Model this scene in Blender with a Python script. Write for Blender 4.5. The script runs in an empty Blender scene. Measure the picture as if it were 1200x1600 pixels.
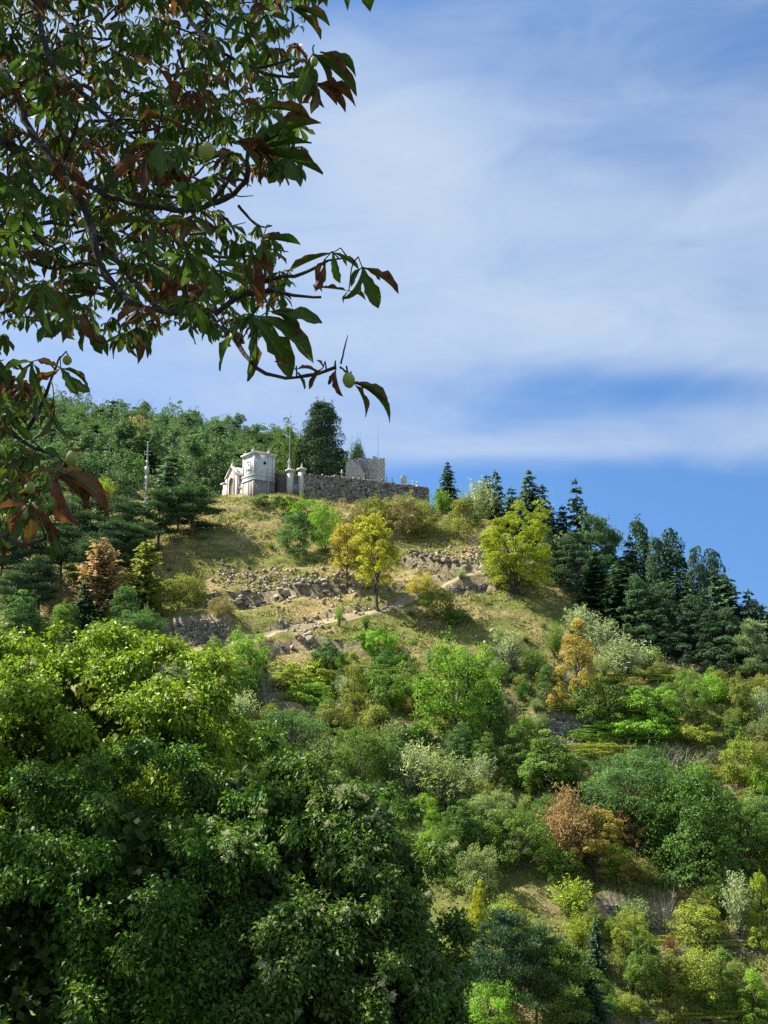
import bpy, math, random
import numpy as np
from mathutils import Vector, Matrix

R = math.radians
rng = np.random.default_rng(7)
random.seed(7)
scene = bpy.context.scene
COL = scene.collection

# ------------------------------------------------------------------ camera, world, sun, exposure
F, PITCH = 1700.0, R(10.0)
cd = bpy.data.cameras.new('camera'); cam = bpy.data.objects.new('camera', cd); COL.objects.link(cam)
cd.sensor_fit = 'VERTICAL'; cd.sensor_height = 24.0; cd.lens = 24.0 * F / 1600.0
cd.clip_start = 0.1; cd.clip_end = 9000
cam.location = (0, 0, 0); cam.rotation_euler = (R(90) + PITCH, 0, 0)
scene.camera = cam
scene.view_settings.view_transform = 'Standard'; scene.view_settings.look = 'None'
scene.view_settings.gamma = 1.0; scene.view_settings.use_curve_mapping = False
scene.view_settings.exposure = 1.38
scene.render.engine = 'CYCLES'
cy = scene.cycles
cy.max_bounces = 6; cy.diffuse_bounces = 2; cy.glossy_bounces = 2; cy.transmission_bounces = 4
cy.transparent_max_bounces = 4; cy.caustics_reflective = False; cy.caustics_refractive = False
cy.use_denoising = False; cy.volume_bounces = 0

SUN_H = Vector((-0.9, 0.34, 0)).normalized(); SUN_EL = R(47)
sun_dir = Vector((SUN_H.x * math.cos(SUN_EL), SUN_H.y * math.cos(SUN_EL), math.sin(SUN_EL)))
sl = bpy.data.lights.new('sun', 'SUN'); sl.energy = 5.0; sl.angle = R(0.53); sl.color = (1.0, 0.94, 0.84)
so = bpy.data.objects.new('sun', sl); COL.objects.link(so)
so.rotation_euler = sun_dir.to_track_quat('Z', 'Y').to_euler(); so.location = (-30, 30, 60)

def cam_dir(px, py):
    a = (px - 600.0) / F; b = (800.0 - py) / F
    c, s = math.cos(PITCH), math.sin(PITCH)
    return np.array([a, c - b * s, s + b * c])
def P(px, py, Y):
    d = cam_dir(px, py); return d * (Y / d[1])

class NT:
    """small helper round a node tree"""
    def __init__(s, tree): s.t = tree; s.n = tree.nodes; s.l = tree.links
    def node(s, typ, **kw):
        n = s.n.new(typ)
        for k, v in kw.items():
            if k.startswith('i_'): n.inputs[k[2:]].default_value = v
            else: setattr(n, k, v)
        return n
    def put(s, sock, v):
        if hasattr(v, 'is_linked') or hasattr(v, 'links'): s.l.new(v, sock)
        else: sock.default_value = v
    def m(s, op, a, b=0.0, c=None, clamp=False):
        n = s.n.new('ShaderNodeMath'); n.operation = op; n.use_clamp = clamp
        s.put(n.inputs[0], a); s.put(n.inputs[1], b)
        if c is not None: s.put(n.inputs[2], c)
        return n.outputs[0]
    def mix(s, f, a, b, bt='MIX'):
        n = s.n.new('ShaderNodeMix'); n.data_type = 'RGBA'; n.blend_type = bt
        s.put(n.inputs[0], f)
        for i, v in ((6, a), (7, b)):
            if isinstance(v, tuple) and len(v) == 3: v = (*v, 1)
            s.put(n.inputs[i], v)
        return n.outputs[2]
    def noise(s, vec, scale, detail=3, rough=0.55, dist=0.0):
        n = s.n.new('ShaderNodeTexNoise'); n.inputs['Scale'].default_value = scale
        n.inputs['Detail'].default_value = detail; n.inputs['Roughness'].default_value = rough
        n.inputs['Distortion'].default_value = dist
        if vec is not None: s.l.new(vec, n.inputs['Vector'])
        return n.outputs['Fac']
    def ramp(s, f, a, b, smooth=True):
        n = s.n.new('ShaderNodeMapRange'); n.clamp = True
        if smooth: n.interpolation_type = 'SMOOTHSTEP'
        s.put(n.inputs[0], f); n.inputs[1].default_value = a; n.inputs[2].default_value = b
        return n.outputs[0]

world = bpy.data.worlds.new('World'); scene.world = world; world.use_nodes = True
w = NT(world.node_tree); w.n.clear()
sky = w.node('ShaderNodeTexSky', sky_type='NISHITA', sun_disc=False)
sky.sun_elevation = SUN_EL; sky.sun_rotation = math.atan2(SUN_H.x, SUN_H.y)
sky.altitude = 900; sky.air_density = 1.0; sky.dust_density = 0.4; sky.ozone_density = 2.0
hs = w.node('ShaderNodeHueSaturation'); hs.inputs['Saturation'].default_value = 1.2; hs.inputs['Value'].default_value = 1.22
w.l.new(sky.outputs[0], hs.inputs['Color'])
tc = w.node('ShaderNodeTexCoord')
vadd = w.node('ShaderNodeVectorMath', operation='ADD'); w.l.new(tc.outputs['Generated'], vadd.inputs[0]); vadd.inputs[1].default_value = (0, 0, .3)
vnm = w.node('ShaderNodeVectorMath', operation='NORMALIZE'); w.l.new(vadd.outputs[0], vnm.inputs[0]); w.l.new(vnm.outputs[0], sky.inputs['Vector'])
sp = w.node('ShaderNodeSeparateXYZ'); w.l.new(tc.outputs['Generated'], sp.inputs[0])
mp = w.node('ShaderNodeMapping'); mp.inputs['Scale'].default_value = (1, 1, 3.2); w.l.new(tc.outputs['Generated'], mp.inputs[0])
n1 = w.noise(mp.outputs[0], 2.4, 3, 0.5, 0.4)
n2 = w.noise(mp.outputs[0], 6.0, 6, 0.62, 0.9)
yy = w.m('MAXIMUM', sp.outputs[1], 0.15)
wob = w.m('MULTIPLY', w.m('SUBTRACT', n1, 0.5), 0.16)
A_ = w.m('ADD', w.m('DIVIDE', sp.outputs[0], yy), w.m('MULTIPLY', wob, 1.6))
E_ = w.m('ADD', w.m('DIVIDE', sp.outputs[2], yy), w.m('MULTIPLY', wob, 0.35))
cov = w.m('ADD', 0.62, w.m('MULTIPLY', w.m('SUBTRACT', n2, 0.5), 0.6))
for (px, py, sx, sy, am) in ((520, -30, 200, 80, -.5), (1150, 40, 380, 110, -.42), (1050, 235, 170, 55, -.18),
        (560, 260, 160, 120, .22), (930, 330, 420, 50, .14), (850, 500, 420, 70, .2), (1190, 450, 60, 60, -.12),
        (1030, 604, 230, 34, -.5), (850, 640, 60, 24, -.2), (840, 690, 300, 18, .2), (1000, 806, 700, 84, -.85), (1000, 960, 800, 100, -.95), (560, 745, 130, 22, -.3), (240, 620, 120, 60, -.12)):
    d = cam_dir(px, py); a0, e0 = d[0] / d[1], d[2] / d[1]
    qa = w.m('POWER', w.m('ABSOLUTE', w.m('MULTIPLY', w.m('SUBTRACT', A_, a0), F / sx)), 2.0)
    qe = w.m('POWER', w.m('ABSOLUTE', w.m('MULTIPLY', w.m('SUBTRACT', E_, e0), F / sy)), 2.0)
    g = w.m('EXPONENT', w.m('MULTIPLY', w.m('ADD', qa, qe), -0.7))
    cov = w.m('ADD', cov, w.m('MULTIPLY', g, am))
cov = w.m('MULTIPLY', w.ramp(cov, 0.0, 1.05), 0.86)
CLOUD_MAX = cov
col = w.mix(cov, hs.outputs[0], (3.7, 4.35, 5.2))
bg = w.node('ShaderNodeBackground'); bg.inputs['Strength'].default_value = 0.068
w.l.new(col, bg.inputs['Color'])
wo = w.node('ShaderNodeOutputWorld'); w.l.new(bg.outputs[0], wo.inputs[0])

# ------------------------------------------------------------------ object helpers
def tag(o, label=None, cat=None, group=None, kind=None):
    if label: o['label'] = label
    if cat: o['category'] = cat
    if group: o['group'] = group
    if kind: o['kind'] = kind
    return o
def empty(name, loc, rz=0.0):
    o = bpy.data.objects.new(name, None); COL.objects.link(o); o.location = loc; o.rotation_euler = (0, 0, rz)
    o.empty_display_size = 0.3; return o
class MB:
    """mesh accumulator: blocks of vertices and quads/triangles, with float point attributes"""
    def __init__(s): s.v = []; s.q = []; s.t = []; s.at = {}; s.n = 0
    def add(s, v, quads=None, tris=None, **at):
        v = np.asarray(v, float).reshape(-1, 3)
        if quads is not None and len(quads): s.q.append(np.asarray(quads, int) + s.n)
        if tris is not None and len(tris): s.t.append(np.asarray(tris, int) + s.n)
        for k in at: s.at.setdefault(k, [])
        for k in s.at:
            a = at.get(k, 0.0); a = np.broadcast_to(np.asarray(a, float), (len(v),))
            have = sum(len(x) for x in s.at[k])
            if have < s.n: s.at[k].append(np.zeros(s.n - have))
            s.at[k].append(a)
        s.v.append(v); s.n += len(v)
    def mesh(s, name, mats, smooth=False):
        me = bpy.data.meshes.new(name)
        V = np.concatenate(s.v); Q = np.concatenate(s.q) if s.q else np.zeros((0, 4), int)
        T = np.concatenate(s.t) if s.t else np.zeros((0, 3), int)
        me.vertices.add(len(V)); me.vertices.foreach_set('co', V.astype(np.float32).ravel())
        nl = Q.size + T.size; me.loops.add(nl)
        me.loops.foreach_set('vertex_index', np.concatenate([Q.ravel(), T.ravel()]).astype(np.int32))
        me.polygons.add(len(Q) + len(T))
        me.polygons.foreach_set('loop_start', np.concatenate([np.arange(len(Q)) * 4, Q.size + np.arange(len(T)) * 3]).astype(np.int32))
        me.update(calc_edges=True)
        if smooth: me.polygons.foreach_set('use_smooth', np.ones(len(me.polygons), bool))
        for k, l in s.at.items():
            a = me.attributes.new(k, 'FLOAT', 'POINT'); a.data.foreach_set('value', np.concatenate(l).astype(np.float32))
        for m in (mats if isinstance(mats, (list, tuple)) else [mats]): me.materials.append(m)
        me.validate(); return me
    def build(s, name, mats, parent=None, smooth=False, loc=None):
        o = bpy.data.objects.new(name, s.mesh(name, mats, smooth)); COL.objects.link(o)
        if parent is not None: o.parent = parent
        if loc is not None: o.location = loc
        return o
BOXQ = [(0, 3, 2, 1), (4, 5, 6, 7), (0, 1, 5, 4), (1, 2, 6, 5), (2, 3, 7, 6), (3, 0, 4, 7)]
def box(mb, x0, x1, y0, y1, z0, z1, tx=0, ty=0, **at):
    """box whose top is drawn in by tx, ty"""
    mb.add([(x0, y0, z0), (x1, y0, z0), (x1, y1, z0), (x0, y1, z0), (x0 + tx, y0 + ty, z1), (x1 - tx, y0 + ty, z1), (x1 - tx, y1 - ty, z1), (x0 + tx, y1 - ty, z1)], quads=BOXQ, **at)
def tube(mb, pts, rad, k=6, **at):
    pts = np.asarray(pts, float); n = len(pts); rad = np.broadcast_to(np.asarray(rad, float), (n,))
    tg = np.gradient(pts, axis=0); tg /= np.linalg.norm(tg, axis=1)[:, None] + 1e-9
    up = np.array([0, 0, 1.0]) if abs(tg[0][2]) < .9 else np.array([1.0, 0, 0])
    s_ = np.cross(tg, up); s_ /= np.linalg.norm(s_, axis=1)[:, None] + 1e-9; u_ = np.cross(s_, tg)
    a = np.arange(k) * 2 * np.pi / k
    V = pts[:, None, :] + rad[:, None, None] * (np.cos(a)[None, :, None] * s_[:, None, :] + np.sin(a)[None, :, None] * u_[:, None, :])
    q = []
    for i in range(n - 1):
        for j in range(k):
            q.append((i * k + j, i * k + (j + 1) % k, (i + 1) * k + (j + 1) % k, (i + 1) * k + j))
    mb.add(V.reshape(-1, 3), quads=q, **at)
def lathe(mb, prof, k=12, c=(0, 0, 0), **at):
    a = np.arange(k) * 2 * np.pi / k
    V = np.array([[(c[0] + r * np.cos(t), c[1] + r * np.sin(t), c[2] + z) for t in a] for r, z in prof])
    q = [(i * k + j, i * k + (j + 1) % k, (i + 1) * k + (j + 1) % k, (i + 1) * k + j) for i in range(len(prof) - 1) for j in range(k)]
    mb.add(V.reshape(-1, 3), quads=q, **at)
def unit(v): return v / (np.linalg.norm(v, axis=-1, keepdims=True) + 1e-9)
def rdir(n, r=rng): return unit(r.normal(size=(n, 3)))
def leaves(mb, c, d, nrm, L, W, var, cup=0.15, **at):
    """a diamond leaf at every centre c, pointing along d, facing nrm"""
    n = len(c); d = unit(d); s_ = unit(np.cross(d, nrm)); nn = np.cross(s_, d)
    L = np.broadcast_to(np.asarray(L, float), (n,))[:, None]; W = np.broadcast_to(np.asarray(W, float), (n,))[:, None]
    V = np.stack([c - d * L * .5, c + s_ * W * .5 + nn * W * cup, c + d * L * .5, c - s_ * W * .5 + nn * W * cup], 1).reshape(-1, 3)
    Q = np.arange(4 * n).reshape(n, 4)
    mb.add(V, quads=Q, var=np.repeat(np.broadcast_to(np.asarray(var, float), (n,)), 4), **{k: np.repeat(v, 4) for k, v in at.items()})
def vnoise(x, y, sc, seed=0, octv=4, pers=.5):
    x = np.asarray(x, float) / sc; y = np.asarray(y, float) / sc; out = 0; amp = 1; tot = 0
    for o in range(octv):
        xi = np.floor(x).astype(np.int64); yi = np.floor(y).astype(np.int64); fx = x - xi; fy = y - yi
        fx = fx * fx * (3 - 2 * fx); fy = fy * fy * (3 - 2 * fy)
        def h(a, b):
            v = (a * 374761393 + b * 668265263 + (seed + o * 17) * 1442695041) & 0xffffffff
            v = ((v ^ (v >> 13)) * 1274126177) & 0xffffffff
            return ((v ^ (v >> 16)) & 0xffff) / 65535.0
        v = (h(xi, yi) * (1 - fx) + h(xi + 1, yi) * fx) * (1 - fy) + (h(xi, yi + 1) * (1 - fx) + h(xi + 1, yi + 1) * fx) * fy
        out = out + amp * v; tot += amp; amp *= pers; x = x * 2.03 + 11; y = y * 2.03 + 5
    return out / tot * 2 - 1

# ------------------------------------------------------------------ materials
def new_mat(name):
    m = bpy.data.materials.new(name); m.use_nodes = True; t = NT(m.node_tree); t.n.clear()
    out = t.node('ShaderNodeOutputMaterial'); return m, t, out
def leaf_mat(name, second=(1.35, 1.15, .7), amount=.6, transl=.3, rough=.6, spec=.15):
    """leaf colour = the object's own colour, varied leaf by leaf and plant by plant"""
    m, t, out = new_mat(name)
    oi = t.node('ShaderNodeObjectInfo'); at = t.node('ShaderNodeAttribute', attribute_name='var')
    v = at.outputs['Fac']
    tcn = t.node('ShaderNodeTexCoord')
    big = t.noise(tcn.outputs['Object'], .9, 3)
    hsn = t.node('ShaderNodeHueSaturation')
    t.l.new(t.m('ADD', .455, t.m('ADD', t.m('MULTIPLY', t.m('ADD', oi.outputs['Random'], v), .015), t.m('MULTIPLY', t.noise(tcn.outputs['Object'], 1.7, 2), .06))), hsn.inputs['Hue'])
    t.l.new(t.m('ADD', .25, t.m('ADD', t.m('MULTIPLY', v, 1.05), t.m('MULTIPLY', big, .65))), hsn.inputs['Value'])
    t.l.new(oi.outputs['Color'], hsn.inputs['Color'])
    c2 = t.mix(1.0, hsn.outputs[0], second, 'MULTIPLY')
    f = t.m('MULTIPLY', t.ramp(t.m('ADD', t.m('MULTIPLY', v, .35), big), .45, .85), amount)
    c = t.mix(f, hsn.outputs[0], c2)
    p = t.node('ShaderNodeBsdfPrincipled'); t.l.new(c, p.inputs['Base Color']); p.inputs['Roughness'].default_value = rough
    p.inputs['Specular IOR Level'].default_value = spec
    tr = t.node('ShaderNodeBsdfTranslucent'); t.l.new(t.mix(1.0, c, (1.15, 1.25, .55), 'MULTIPLY'), tr.inputs['Color'])
    mx = t.node('ShaderNodeMixShader'); mx.inputs[0].default_value = transl
    t.l.new(p.outputs[0], mx.inputs[1]); t.l.new(tr.outputs[0], mx.inputs[2]); t.l.new(mx.outputs[0], out.inputs[0])
    return m
M = {}
M['leaf'] = leaf_mat('foliage')
M['needle'] = leaf_mat('needles', (1.2, 1.0, .7), .3, .12, .7, .12)
M['autumn'] = leaf_mat('autumn_foliage', (1.1, .78, .75), .7, .3)
M['gloss'] = leaf_mat('glossy_leaves', (1.3, 1.15, .5), .4, .3, .5, .25)
M['puff'] = leaf_mat('seed_fluff', (1, 1, 1), .1, .35, .8, .1)

def simple_mat(name, c1, c2, scale, rough=.85, bump=.3, detail=5, c3=None, sc3=1.0, thr=(.5, .65), attr=None, spec=.3, coord='Object'):
    m, t, out = new_mat(name)
    tcn = t.node('ShaderNodeTexCoord'); vec = tcn.outputs[coord]
    n = t.noise(vec, scale, detail, .65)
    c = t.mix(t.ramp(n, .3, .7), c1, c2)
    if c3: c = t.mix(t.ramp(t.noise(vec, sc3, 4, .6), *thr), c, c3)
    if attr:
        a = t.node('ShaderNodeAttribute', attribute_name=attr)
        hsn = t.node('ShaderNodeHueSaturation'); t.l.new(c, hsn.inputs['Color'])
        t.l.new(t.m('ADD', .55, t.m('MULTIPLY', a.outputs['Fac'], .9)), hsn.inputs['Value']); c = hsn.outputs[0]
    p = t.node('ShaderNodeBsdfPrincipled'); t.l.new(c, p.inputs['Base Color']); p.inputs['Roughness'].default_value = rough
    p.inputs['Specular IOR Level'].default_value = spec
    b = t.node('ShaderNodeBump'); b.inputs['Strength'].default_value = bump; b.inputs['Distance'].default_value = .05
    t.l.new(t.noise(vec, scale * 2.2, 5, .7), b.inputs['Height']); t.l.new(b.outputs[0], p.inputs['Normal'])
    t.l.new(p.outputs[0], out.inputs[0]); return m
M['bark'] = simple_mat('bark', (.07, .055, .045), (.16, .135, .11), 9, bump=.6)
M['chest_bark'] = simple_mat('chestnut_bark', (.035, .028, .024), (.1, .085, .075), 25, bump=.8, c3=(.2, .2, .18), sc3=9, thr=(.58, .68))
M['twig'] = simple_mat('dry_twigs', (.2, .18, .16), (.34, .31, .28), 5)
M['stone'] = simple_mat('rough_stone', (.22, .2, .17), (.45, .405, .34), 3.5, bump=.7, c3=(.09, .085, .075), sc3=2.2, attr='var')
M['rock'] = simple_mat('bare_rock', (.22, .17, .12), (.46, .38, .29), 2.0, bump=.9, c3=(.1, .09, .07), sc3=1.3, attr='var')
M['pale_stone'] = simple_mat('pale_stone', (.5, .46, .4), (.68, .64, .57), 3, bump=.4, c3=(.3, .26, .21), sc3=1.6, thr=(.55, .72), coord='Object')
M['plaster'] = simple_mat('weathered_plaster', (.55, .56, .58), (.7, .7, .7), 1.6, bump=.15, c3=(.34, .34, .35), sc3=1.1, thr=(.55, .75))
M['plinth'] = simple_mat('rough_cement_plinth', (.2, .185, .165), (.34, .315, .28), 2.4, bump=.5, c3=(.45, .41, .35), sc3=1.5, thr=(.6, .7))
M['brownwall'] = simple_mat('brown_rubble', (.15, .115, .09), (.25, .2, .155), 3.2, bump=.8)
M['tile'] = simple_mat('clay_tile', (.36, .17, .1), (.5, .28, .18), 4)
M['rooftile'] = simple_mat('pale_roof_stone', (.42, .36, .29), (.58, .5, .41), 4)
M['dark'] = simple_mat('dark_opening', (.012, .012, .014), (.02, .02, .022), 3)
M['iron'] = simple_mat('weathered_iron', (.22, .25, .3), (.32, .36, .42), 6, rough=.5)
M['metal'] = simple_mat('galvanised_steel', (.34, .36, .38), (.48, .5, .52), 6, rough=.45)
M['path'] = simple_mat('dusty_path', (.25, .2, .115), (.35, .285, .17), .8, bump=.6, c3=(.2, .17, .08), sc3=.35, thr=(.55, .7))
M['husk'] = simple_mat('green_husk', (.26, .3, .06), (.38, .4, .1), 60, rough=.6, c3=(.2, .12, .04), sc3=30, thr=(.62, .7))

def ground_mat():
    m, t, out = new_mat('dry_hillside')
    g = t.node('ShaderNodeNewGeometry'); pos = g.outputs['Position']
    mp = t.node('ShaderNodeMapping'); mp.inputs['Scale'].default_value = (.6, 1, 1.4); t.l.new(pos, mp.inputs[0])
    straw = t.mix(t.ramp(t.noise(pos, .9, 5, .65), .3, .7), (.42, .32, .15), (.27, .21, .09))
    green = t.mix(t.ramp(t.noise(pos, 1.3, 4), .3, .7), (.2, .2, .045), (.1, .125, .03))
    c = t.mix(t.ramp(t.noise(mp.outputs[0], .16, 5, .62), .4, .56), straw, green)
    low = t.node('ShaderNodeSeparateXYZ'); t.l.new(pos, low.inputs[0])
    c = t.mix(t.m('MULTIPLY', t.ramp(low.outputs[2], 12, -2), .35), c, (.13, .15, .05))
    c = t.mix(t.m('MULTIPLY', t.ramp(low.outputs[1], 60, 45), .8), c, (.04, .06, .018))  # near slope: dark green growth, with its shade put into the colour
    soil = t.mix(t.ramp(t.noise(pos, 2.2, 4), .35, .65), (.22, .175, .13), (.34, .28, .22))
    c = t.mix(t.ramp(t.noise(pos, .33, 6, .7), .57, .66), c, soil)
    ns = t.node('ShaderNodeSeparateXYZ'); t.l.new(g.outputs['True Normal'], ns.inputs[0])
    c = t.mix(t.m('MULTIPLY', t.ramp(ns.outputs[2], .58, .4), .8), c, t.mix(t.ramp(t.noise(pos, 2.5, 4), .4, .6), (.2, .16, .11), (.36, .29, .2)))
    p = t.node('ShaderNodeBsdfPrincipled'); t.l.new(c, p.inputs['Base Color']); p.inputs['Roughness'].default_value = .95
    p.inputs['Specular IOR Level'].default_value = .1
    b = t.node('ShaderNodeBump'); b.inputs['Strength'].default_value = .9; b.inputs['Distance'].default_value = .35
    t.l.new(t.noise(pos, 1.6, 6, .75), b.inputs['Height']); t.l.new(b.outputs[0], p.inputs['Normal'])
    t.l.new(p.outputs[0], out.inputs[0]); return m
M['ground'] = ground_mat()

# ------------------------------------------------------------------ terrain
ctrl = []
face = [(1600, 72), (1500, 77), (1400, 83), (1300, 90), (1200, 98), (1100, 107), (1000, 118), (900, 131), (830, 142)]
for px in (-300, 0, 200, 400, 550, 700, 850, 1000, 1200, 1450):
    for py, Y in face:
        lim = {850: 890, 1000: 1010, 1200: 1070, 1450: 1130}.get(px, 0)
        if px < 300 and py < 900: continue
        if py < lim: continue
        ctrl.append(P(px, py, Y + (2 if px > 900 else 0)))
ZP = P(396, 772, 151)[2]
for px, py, Y in ((345, 784, 150), (400, 777, 150), (480, 778, 150), (570, 786, 151), (650, 792, 152), (700, 800, 151), (760, 815, 149), (810, 850, 145), (860, 890, 142),
                  (920, 940, 139), (1000, 1000, 132), (1100, 1040, 125), (1200, 1072, 120), (1350, 1110, 117)):
    ctrl.append(P(px, py, Y))
for px in (340, 400, 470, 540, 610):
    for Y in (158, 168): q = P(px, 800, Y); ctrl.append(np.array([q[0], Y, ZP + .6 - (px - 400) * .004]))
for px, z in ((340, 22), (450, 16), (560, 12), (680, 6)): q = P(px, 800, 195); ctrl.append(np.array([q[0], 195, z]))
for px, py, Y in ((700, 800, 151), (810, 850, 145), (920, 940, 139), (1000, 1000, 132), (1100, 1040, 125), (1200, 1072, 120), (1350, 1110, 117)):
    q = P(px, py, Y); ctrl.append(q + np.array([1, 12, -5.5])); ctrl.append(q + np.array([2, 45, -30]))
for px, py, Y in ((290, 800, 156), (230, 812, 160), (150, 830, 161), (0, 850, 161), (-300, 860, 160),
                  (225, 782, 180), (215, 735, 225), (205, 700, 290), (100, 790, 185), (0, 790, 190), (-300, 770, 190), (60, 720, 250), (-100, 710, 260),
                  (310, 770, 215), (330, 740, 270), (430, 760, 270), (540, 800, 270), (70, 668, 330), (-150, 640, 340), (250, 690, 330), (340, 706, 330), (430, 722, 330), (500, 745, 330),
                  (600, 790, 330), (750, 850, 330), (-500, 640, 340)):
    ctrl.append(P(px, py, Y))
for X, Y, Z in ((0, -40, 3), (-40, -30, 6), (40, -30, 0), (0, 0, -1.65), (-12, 2, -1), (14, 2, -3), (0, 4, -2.1), (-8, 8, -3.2), (6, 10, -6), (0, 16, -9), (-12, 20, -8.5), (12, 20, -12), (0, 32, -17),
                (-30, 32, -14), (30, 32, -20), (0, 50, -24), (-40, 50, -21), (40, 50, -27), (0, 62, -24.5), (30, 62, -26), (-100, 0, 4), (100, 0, -16), (-100, 60, -8), (100, 60, -24),
                (90, 100, -16), (120, 140, -24), (60, 200, -28), (120, 240, -40), (0, 400, 40), (-120, 400, 60), (60, 400, 5), (150, 400, -30), (-150, 200, 40), (-150, 100, 8), (-220, 300, 90), (200, 50, -20), (200, 200, -45)):
    ctrl.append(np.array([X, Y, Z], float))
ctrl = np.array(ctrl)
def tps_fit(c, reg=2.0):
    n = len(c); s = c[:, :2] / 100.0
    r2 = ((s[:, None] - s[None]) ** 2).sum(-1); K = .5 * r2 * np.log(r2 + 1e-12) + reg * 1e-3 * np.eye(n)
    Pm = np.c_[np.ones(n), s]; A = np.block([[K, Pm], [Pm.T, np.zeros((3, 3))]])
    return s, np.linalg.solve(A, np.r_[c[:, 2], 0, 0, 0])
TS, TW = tps_fit(ctrl)
def tps(x, y):
    x = np.asarray(x, float); y = np.asarray(y, float); sh = x.shape; q = np.c_[x.ravel(), y.ravel()] / 100.0
    out = np.empty(len(q))
    for i in range(0, len(q), 20000):
        s = q[i:i + 20000]; r2 = ((s[:, None] - TS[None]) ** 2).sum(-1)
        out[i:i + 20000] = (.5 * r2 * np.log(r2 + 1e-12)) @ TW[:-3] + TW[-3] + s @ TW[-2:]
    return out.reshape(sh)
gx = np.unique(np.round(np.r_[-3000, -2000, -1200, -700, np.arange(-450, -130, 20), np.arange(-130, -62, 3), np.arange(-62, 66, .5), np.arange(66, 140, 4), np.arange(140, 460, 25), 700, 1200, 2000, 3000], 3))
gy = np.unique(np.round(np.r_[-1500, -600, -300, np.arange(-100, -5, 8), np.arange(-5, 62, 1.5), np.arange(62, 170, .45), np.arange(170, 240, 1.5), np.arange(240, 420, 4), 440, 480, 540, 640, 800, 1100, 1600, 2500, 4000], 3))
GX, GY = np.meshgrid(gx, gy, indexing='ij')
cx_ = np.clip(GX, -260, 240); cy_ = np.clip(GY, -60, 420)
GZ = tps(cx_, cy_)
far = np.hypot(GX - cx_, GY - cy_); k_ = 1 - np.exp(-far / 260)
GZ = GZ * (1 - k_) + (-35 + 25 * vnoise(GX, GY, 500, 3)) * k_
near = np.clip((GY - 40) / 25, .15, 1)
GZ += near * (.75 * vnoise(GX, GY, 9, 1, 4, .5) + .34 * vnoise(GX, GY, 2.2, 5, 3, .6) + .75 * vnoise(GX, GY * 3.2, 7, 8, 3, .55))
def interp(x, y):
    x = np.asarray(x, float); y = np.asarray(y, float)
    i = np.clip(np.searchsorted(gx, x) - 1, 0, len(gx) - 2); j = np.clip(np.searchsorted(gy, y) - 1, 0, len(gy) - 2)
    fx = (x - gx[i]) / (gx[i + 1] - gx[i]); fy = (y - gy[j]) / (gy[j + 1] - gy[j])
    return (GZ[i, j] * (1 - fx) + GZ[i + 1, j] * fx) * (1 - fy) + (GZ[i, j + 1] * (1 - fx) + GZ[i + 1, j + 1] * fx) * fy
def hz(x, y): return float(interp(x, y))
_steps = np.r_[np.arange(56, 172, .2), np.arange(172, 420, .8)]
def hit(px, py):
    """the point of the terrain seen at a pixel of the 1200 x 1600 photograph"""
    d = cam_dir(px, py); Y = _steps; X = d[0] / d[1] * Y; Z = d[2] / d[1] * Y
    under = Z <= interp(X, Y)
    i = int(np.argmax(under)) if under.any() else None
    if i is None: return None
    return np.array([X[i], Y[i], hz(X[i], Y[i])])
def trace(pts):
    out = [hit(*p) for p in pts]; return np.array([o for o in out if o is not None])
def bench(poly, step, wd):
    """cut a terrace: the ground above the line is raised, the ground below it lowered"""
    global GZ
    sel = (GX > poly[:, 0].min() - 8) & (GX < poly[:, 0].max() + 8) & (GY > poly[:, 1].min() - 8) & (GY < poly[:, 1].max() + 8)
    x = GX[sel]; y = GY[sel]; bd = np.full(x.shape, 1e9); sg = np.zeros(x.shape); en = np.zeros(x.shape)
    for k, (a, b) in enumerate(zip(poly[:-1, :2], poly[1:, :2])):
        ab = b - a; L2 = ab @ ab
        t = ((x - a[0]) * ab[0] + (y - a[1]) * ab[1]) / L2; tc_ = np.clip(t, 0, 1)
        dx = x - a[0] - tc_ * ab[0]; dy = y - a[1] - tc_ * ab[1]; dd = np.hypot(dx, dy)
        side = np.sign(ab[0] * (y - a[1]) - ab[1] * (x - a[0]))
        over = np.zeros(x.shape)
        if k == 0: over = np.where(t < 0, -t * math.sqrt(L2), over)
        if k == len(poly) - 2: over = np.where(t > 1, (t - 1) * math.sqrt(L2), over)
        u = dd < bd; bd = np.where(u, dd, bd); sg = np.where(u, side, sg); en = np.where(u, over, en)
    fade = np.clip(1 - en / 1.5, 0, 1); prof = np.clip(1 - bd / wd, 0, 1)
    GZ[sel] += .5 * step * sg * prof * fade
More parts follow.
